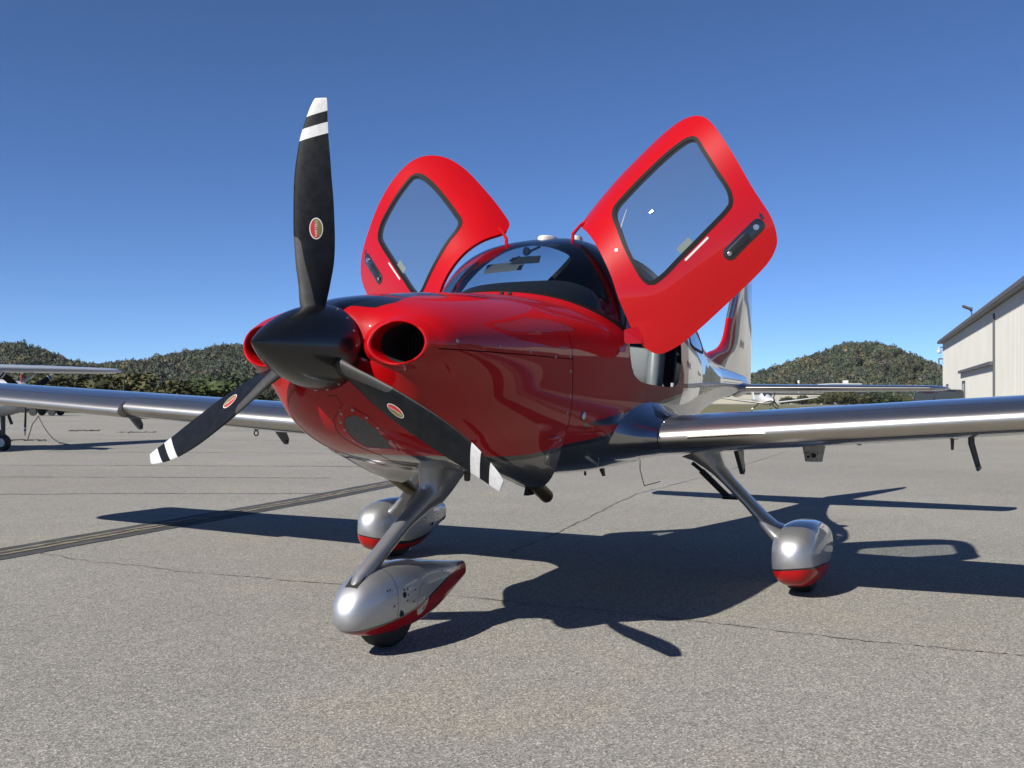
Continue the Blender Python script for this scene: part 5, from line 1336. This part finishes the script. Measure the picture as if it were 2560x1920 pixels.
b_ = B(); b_.loft([sym_ring(0, 1, .09, lambda x, h, z=z, l_=l_, c=c: np.array([l_-x*c, h*c, z]), 10) for z, l_, c in ((1.3, -3.5, 1.2), (2.2, -4.1, .8), (2.6, -4.4, .5))]); b_.build('fin', [WPAINT], lw)
p = au(1912, 112); fw_ = -FH*math.cos(R(4))+RH*math.sin(R(4)); lw.location = (p[0], p[1], 0); lw.rotation_euler = (0, 0, math.atan2(fw_[1], fw_[0]))

# ---- vehicles by the hangar
CGLASS = mat('car_glass', (.03, .036, .04), .08, 0, 1, .01)
def car(name, label, u, D, head, L, Wd, H, col, glasscol=CGLASS):
    root = empty(name, au(u, D)); tag(root, label, 'car', None); root.rotation_euler = (0, 0, head)
    pm = vary(mat(name+'_paint_'+str(u), col, .3, .3, 1, .03), 3, .95, 1.05)
    prof = [(-L/2, .55, .92), (-L/2+.05, .42, 1.0), (-L/2+.6, .36, 1.06), (0, .36, 1.08), (L/2-1.3, .36, 1.04), (L/2-.4, .40, .92), (L/2, .48, .76)]
    b2 = B(); b2.loft([superring(x, 0, Wd/2*(.93 if abs(x) > L/2-.2 else 1), zt, zb, 24, 5) for x, zb, zt in prof]); b2.build('body', [pm], root, angle=40)
    g = [(-L/2+.12, .98, 1.02), (-L/2+.35, .90, H-.10), (-L/2+.9, .86, H), (L/2-2.2, .86, H), (L/2-1.9, .88, H-.06), (L/2-1.15, .96, 1.04)]
    b2 = B(); b2.loft([superring(x, 0, Wd/2*w_, zt, .95, 24, 4) for x, w_, zt in ((q[0], q[1], q[2]) for q in g)]); cb = b2.build('cabin', [pm], root, angle=40)
    for sg in (-1, 1):
        for x0, x1 in ((-L/2+.75, -L/2+1.6), (-L/2+1.7, L/2-2.35), (L/2-2.25, L/2-1.6)):
            b2 = B(); b2.add([np.array((x0, sg*Wd/2*.905, 1.10)), np.array((x1, sg*Wd/2*.905, 1.10)), np.array((x1-.08, sg*Wd/2*.80, H-.12)), np.array((x0+.05, sg*Wd/2*.80, H-.12))], [(0, 1, 2, 3)]); solid(b2.build('side_window', [glasscol], root, angle=None), .03, 0)
        for x in (-L/2+.85, L/2-.85):
            b2 = B(); b2.lathe((x, sg*(Wd/2-.2), .34), (0, sg, 0), [(0, .2), (0, .32), (.04, .34), (.18, .34), (.21, .31), (.21, .2)], 20); w2 = b2.build('tyre', [TYRE], root); b2 = B(); b2.lathe((x, sg*(Wd/2-.02), .34), (0, sg, 0), [(0, .19), (.02, .17), (.02, .02)], 16); b2.build('rim', [CHROME], w2)
        b2 = B(); b2.box((L/2-.12, sg*(Wd/2-.45), .70), (L/2+.0, sg*(Wd/2-.12), .84)); b2.build('headlight', [LENS], root)
    for xx, zz in (((L/2-1.86), (L/2-1.2)), ((-L/2+.36), (-L/2+.13))):
        b2 = B(); b2.add([np.array((xx, -Wd/2*.80, H-.12)), np.array((xx, Wd/2*.80, H-.12)), np.array((zz, Wd/2*.86, 1.10)), np.array((zz, -Wd/2*.86, 1.10))], [(0, 1, 2, 3)]); solid(b2.build('windscreen', [glasscol], root, angle=None), .03, 0)
    return root
car('parked_car', 'dark blue sport utility vehicle parked left of the hangar doors', 2378, 54, YAW+R(158), 4.6, 1.9, 1.80, (.02, .025, .035))
car('parked_car', 'dark maroon car parked left of the sport utility vehicle, mostly hidden by the wing', 2322, 58, YAW+R(160), 4.4, 1.8, 1.76, (.035, .018, .022))

# ---- ground equipment and ropes on the left
ct = empty('equipment_trailer', au(118, 60)); tag(ct, 'black equipment trailer parked at the apron edge behind the white high-wing airplane', 'trailer')
ct.rotation_euler = (0, 0, YAW-math.pi/2)
b_ = B(); b_.box((-1.0, -.45, .38), (1.0, .45, .46)); b_.box((-1.0, -.45, .46), (-.95, .45, .9)); b_.box((.95, -.45, .46), (1.0, .45, .8)); b_.build('bed', [STEEL], ct, angle=None)
b_ = B(); b_.box((-.75, -.35, .47), (-.1, .35, .95)); b_.lathe((-.42, 0, .95), (0, 0, 1), [(0, .12), (.2, .12), (.22, .05)], 14); b_.build('generator', [mat('black_machine', (.02, .02, .022), .5)], ct, angle=30)
b_ = B(); b_.lathe((.15, 0, .72), (1, 0, 0), [(0, .26), (.04, .30), (.6, .30), (.64, .26)], 22); b_.build('tank', [mat('black_machine')], ct)
for x in (-.55, .55):
    for sg in (-1, 1):
        b_ = B(); b_.lathe((x, sg*.5, .24), (0, sg, 0), [(0, .13), (0, .22), (.03, .24), (.11, .24), (.14, .22), (.14, .13)], 18); b_.build('tyre', [TYRE], ct)
b_ = B(); b_.tube([(-1, 0, .42), (-1.7, .05, .36), (-1.75, .05, .1)], .035, 8); b_.build('drawbar', [STEEL], ct)
for x in (-.95, .9):
    b_ = B(); b_.tube([(x, -.42, .46), (x, -.42, 1.15), (x, .42, 1.15), (x, .42, .46)], .03, 8); b_.build('rail', [STEEL], ct)
# slack grounding cable from the high-wing airplane's wing down to the apron
wt = np.array([13.374, 16.783, .01]); w0 = np.array([14.2, 18.9, .62])
pts = [w0*(1-t)+wt*t+np.array([0, 0, -.42*math.sin(math.pi*t)*(1-.35*t)*.62]) for t in np.linspace(0, 1, 16)]
pts = [np.array([p[0], p[1], max(p[2], .012)]) for p in pts]
b_ = B(); b_.tube([np.array([14.45, 19.6, .012]), np.array([14.35, 19.3, .42])]+pts, .012, 6)
tag(b_.build('slack_cable', [STEEL]), 'thin dark cable hanging slack down to the apron beside the high-wing airplane', 'cable')
ROPE = mat('weathered_rope', (.12, .11, .095), .9)
for (u, v), l_, lab in (((205, 1078), .9, 'short dark tie-down rope on the apron nearest the trailer'), ((335, 1082), 1.2, 'coiled tie-down rope on the apron above the low propeller blade'), ((48, 1102), 1.3, 'tie-down rope on the apron behind the nose wheel of the white airplane')):
    hv = 1000+(u-1280)*.00625; D = FPX*1.09/(v-hv); c = au(u, D, .012)
    rr = random.Random(u); pts = []
    for i in range(26):
        t = i/25; pts.append(c+RH*(l_*(t-.5)+.09*math.sin(t*21+rr.random()))+FH*(.35*math.sin(t*9+rr.random()*2)*(.4+t))+np.array([0, 0, .02*abs(math.sin(t*15))]))
    b_ = B(); b_.tube(pts, .012, 6); tag(b_.build('tie_down_rope', [ROPE]), lab, 'rope', 'tie-down ropes on the apron')

# ---- thin air haze round the whole scene
b_ = B(); b_.box((-620, -1100, -2), (1300, 1300, 130))
hz = b_.build('haze', [], angle=None); hz['kind'] = 'stuff'
hm = bpy.data.materials.new('thin_haze'); hm.use_nodes = True; ns, lk = hm.node_tree.nodes, hm.node_tree.links
ns.remove(ns['Principled BSDF']); pv = N(ns, 'ShaderNodeVolumePrincipled'); pv.inputs['Color'].default_value = (.80, .88, 1, 1); pv.inputs['Density'].default_value = .00004
lk.new(pv.outputs[0], ns['Material Output'].inputs['Volume']); hz.data.materials.append(hm)
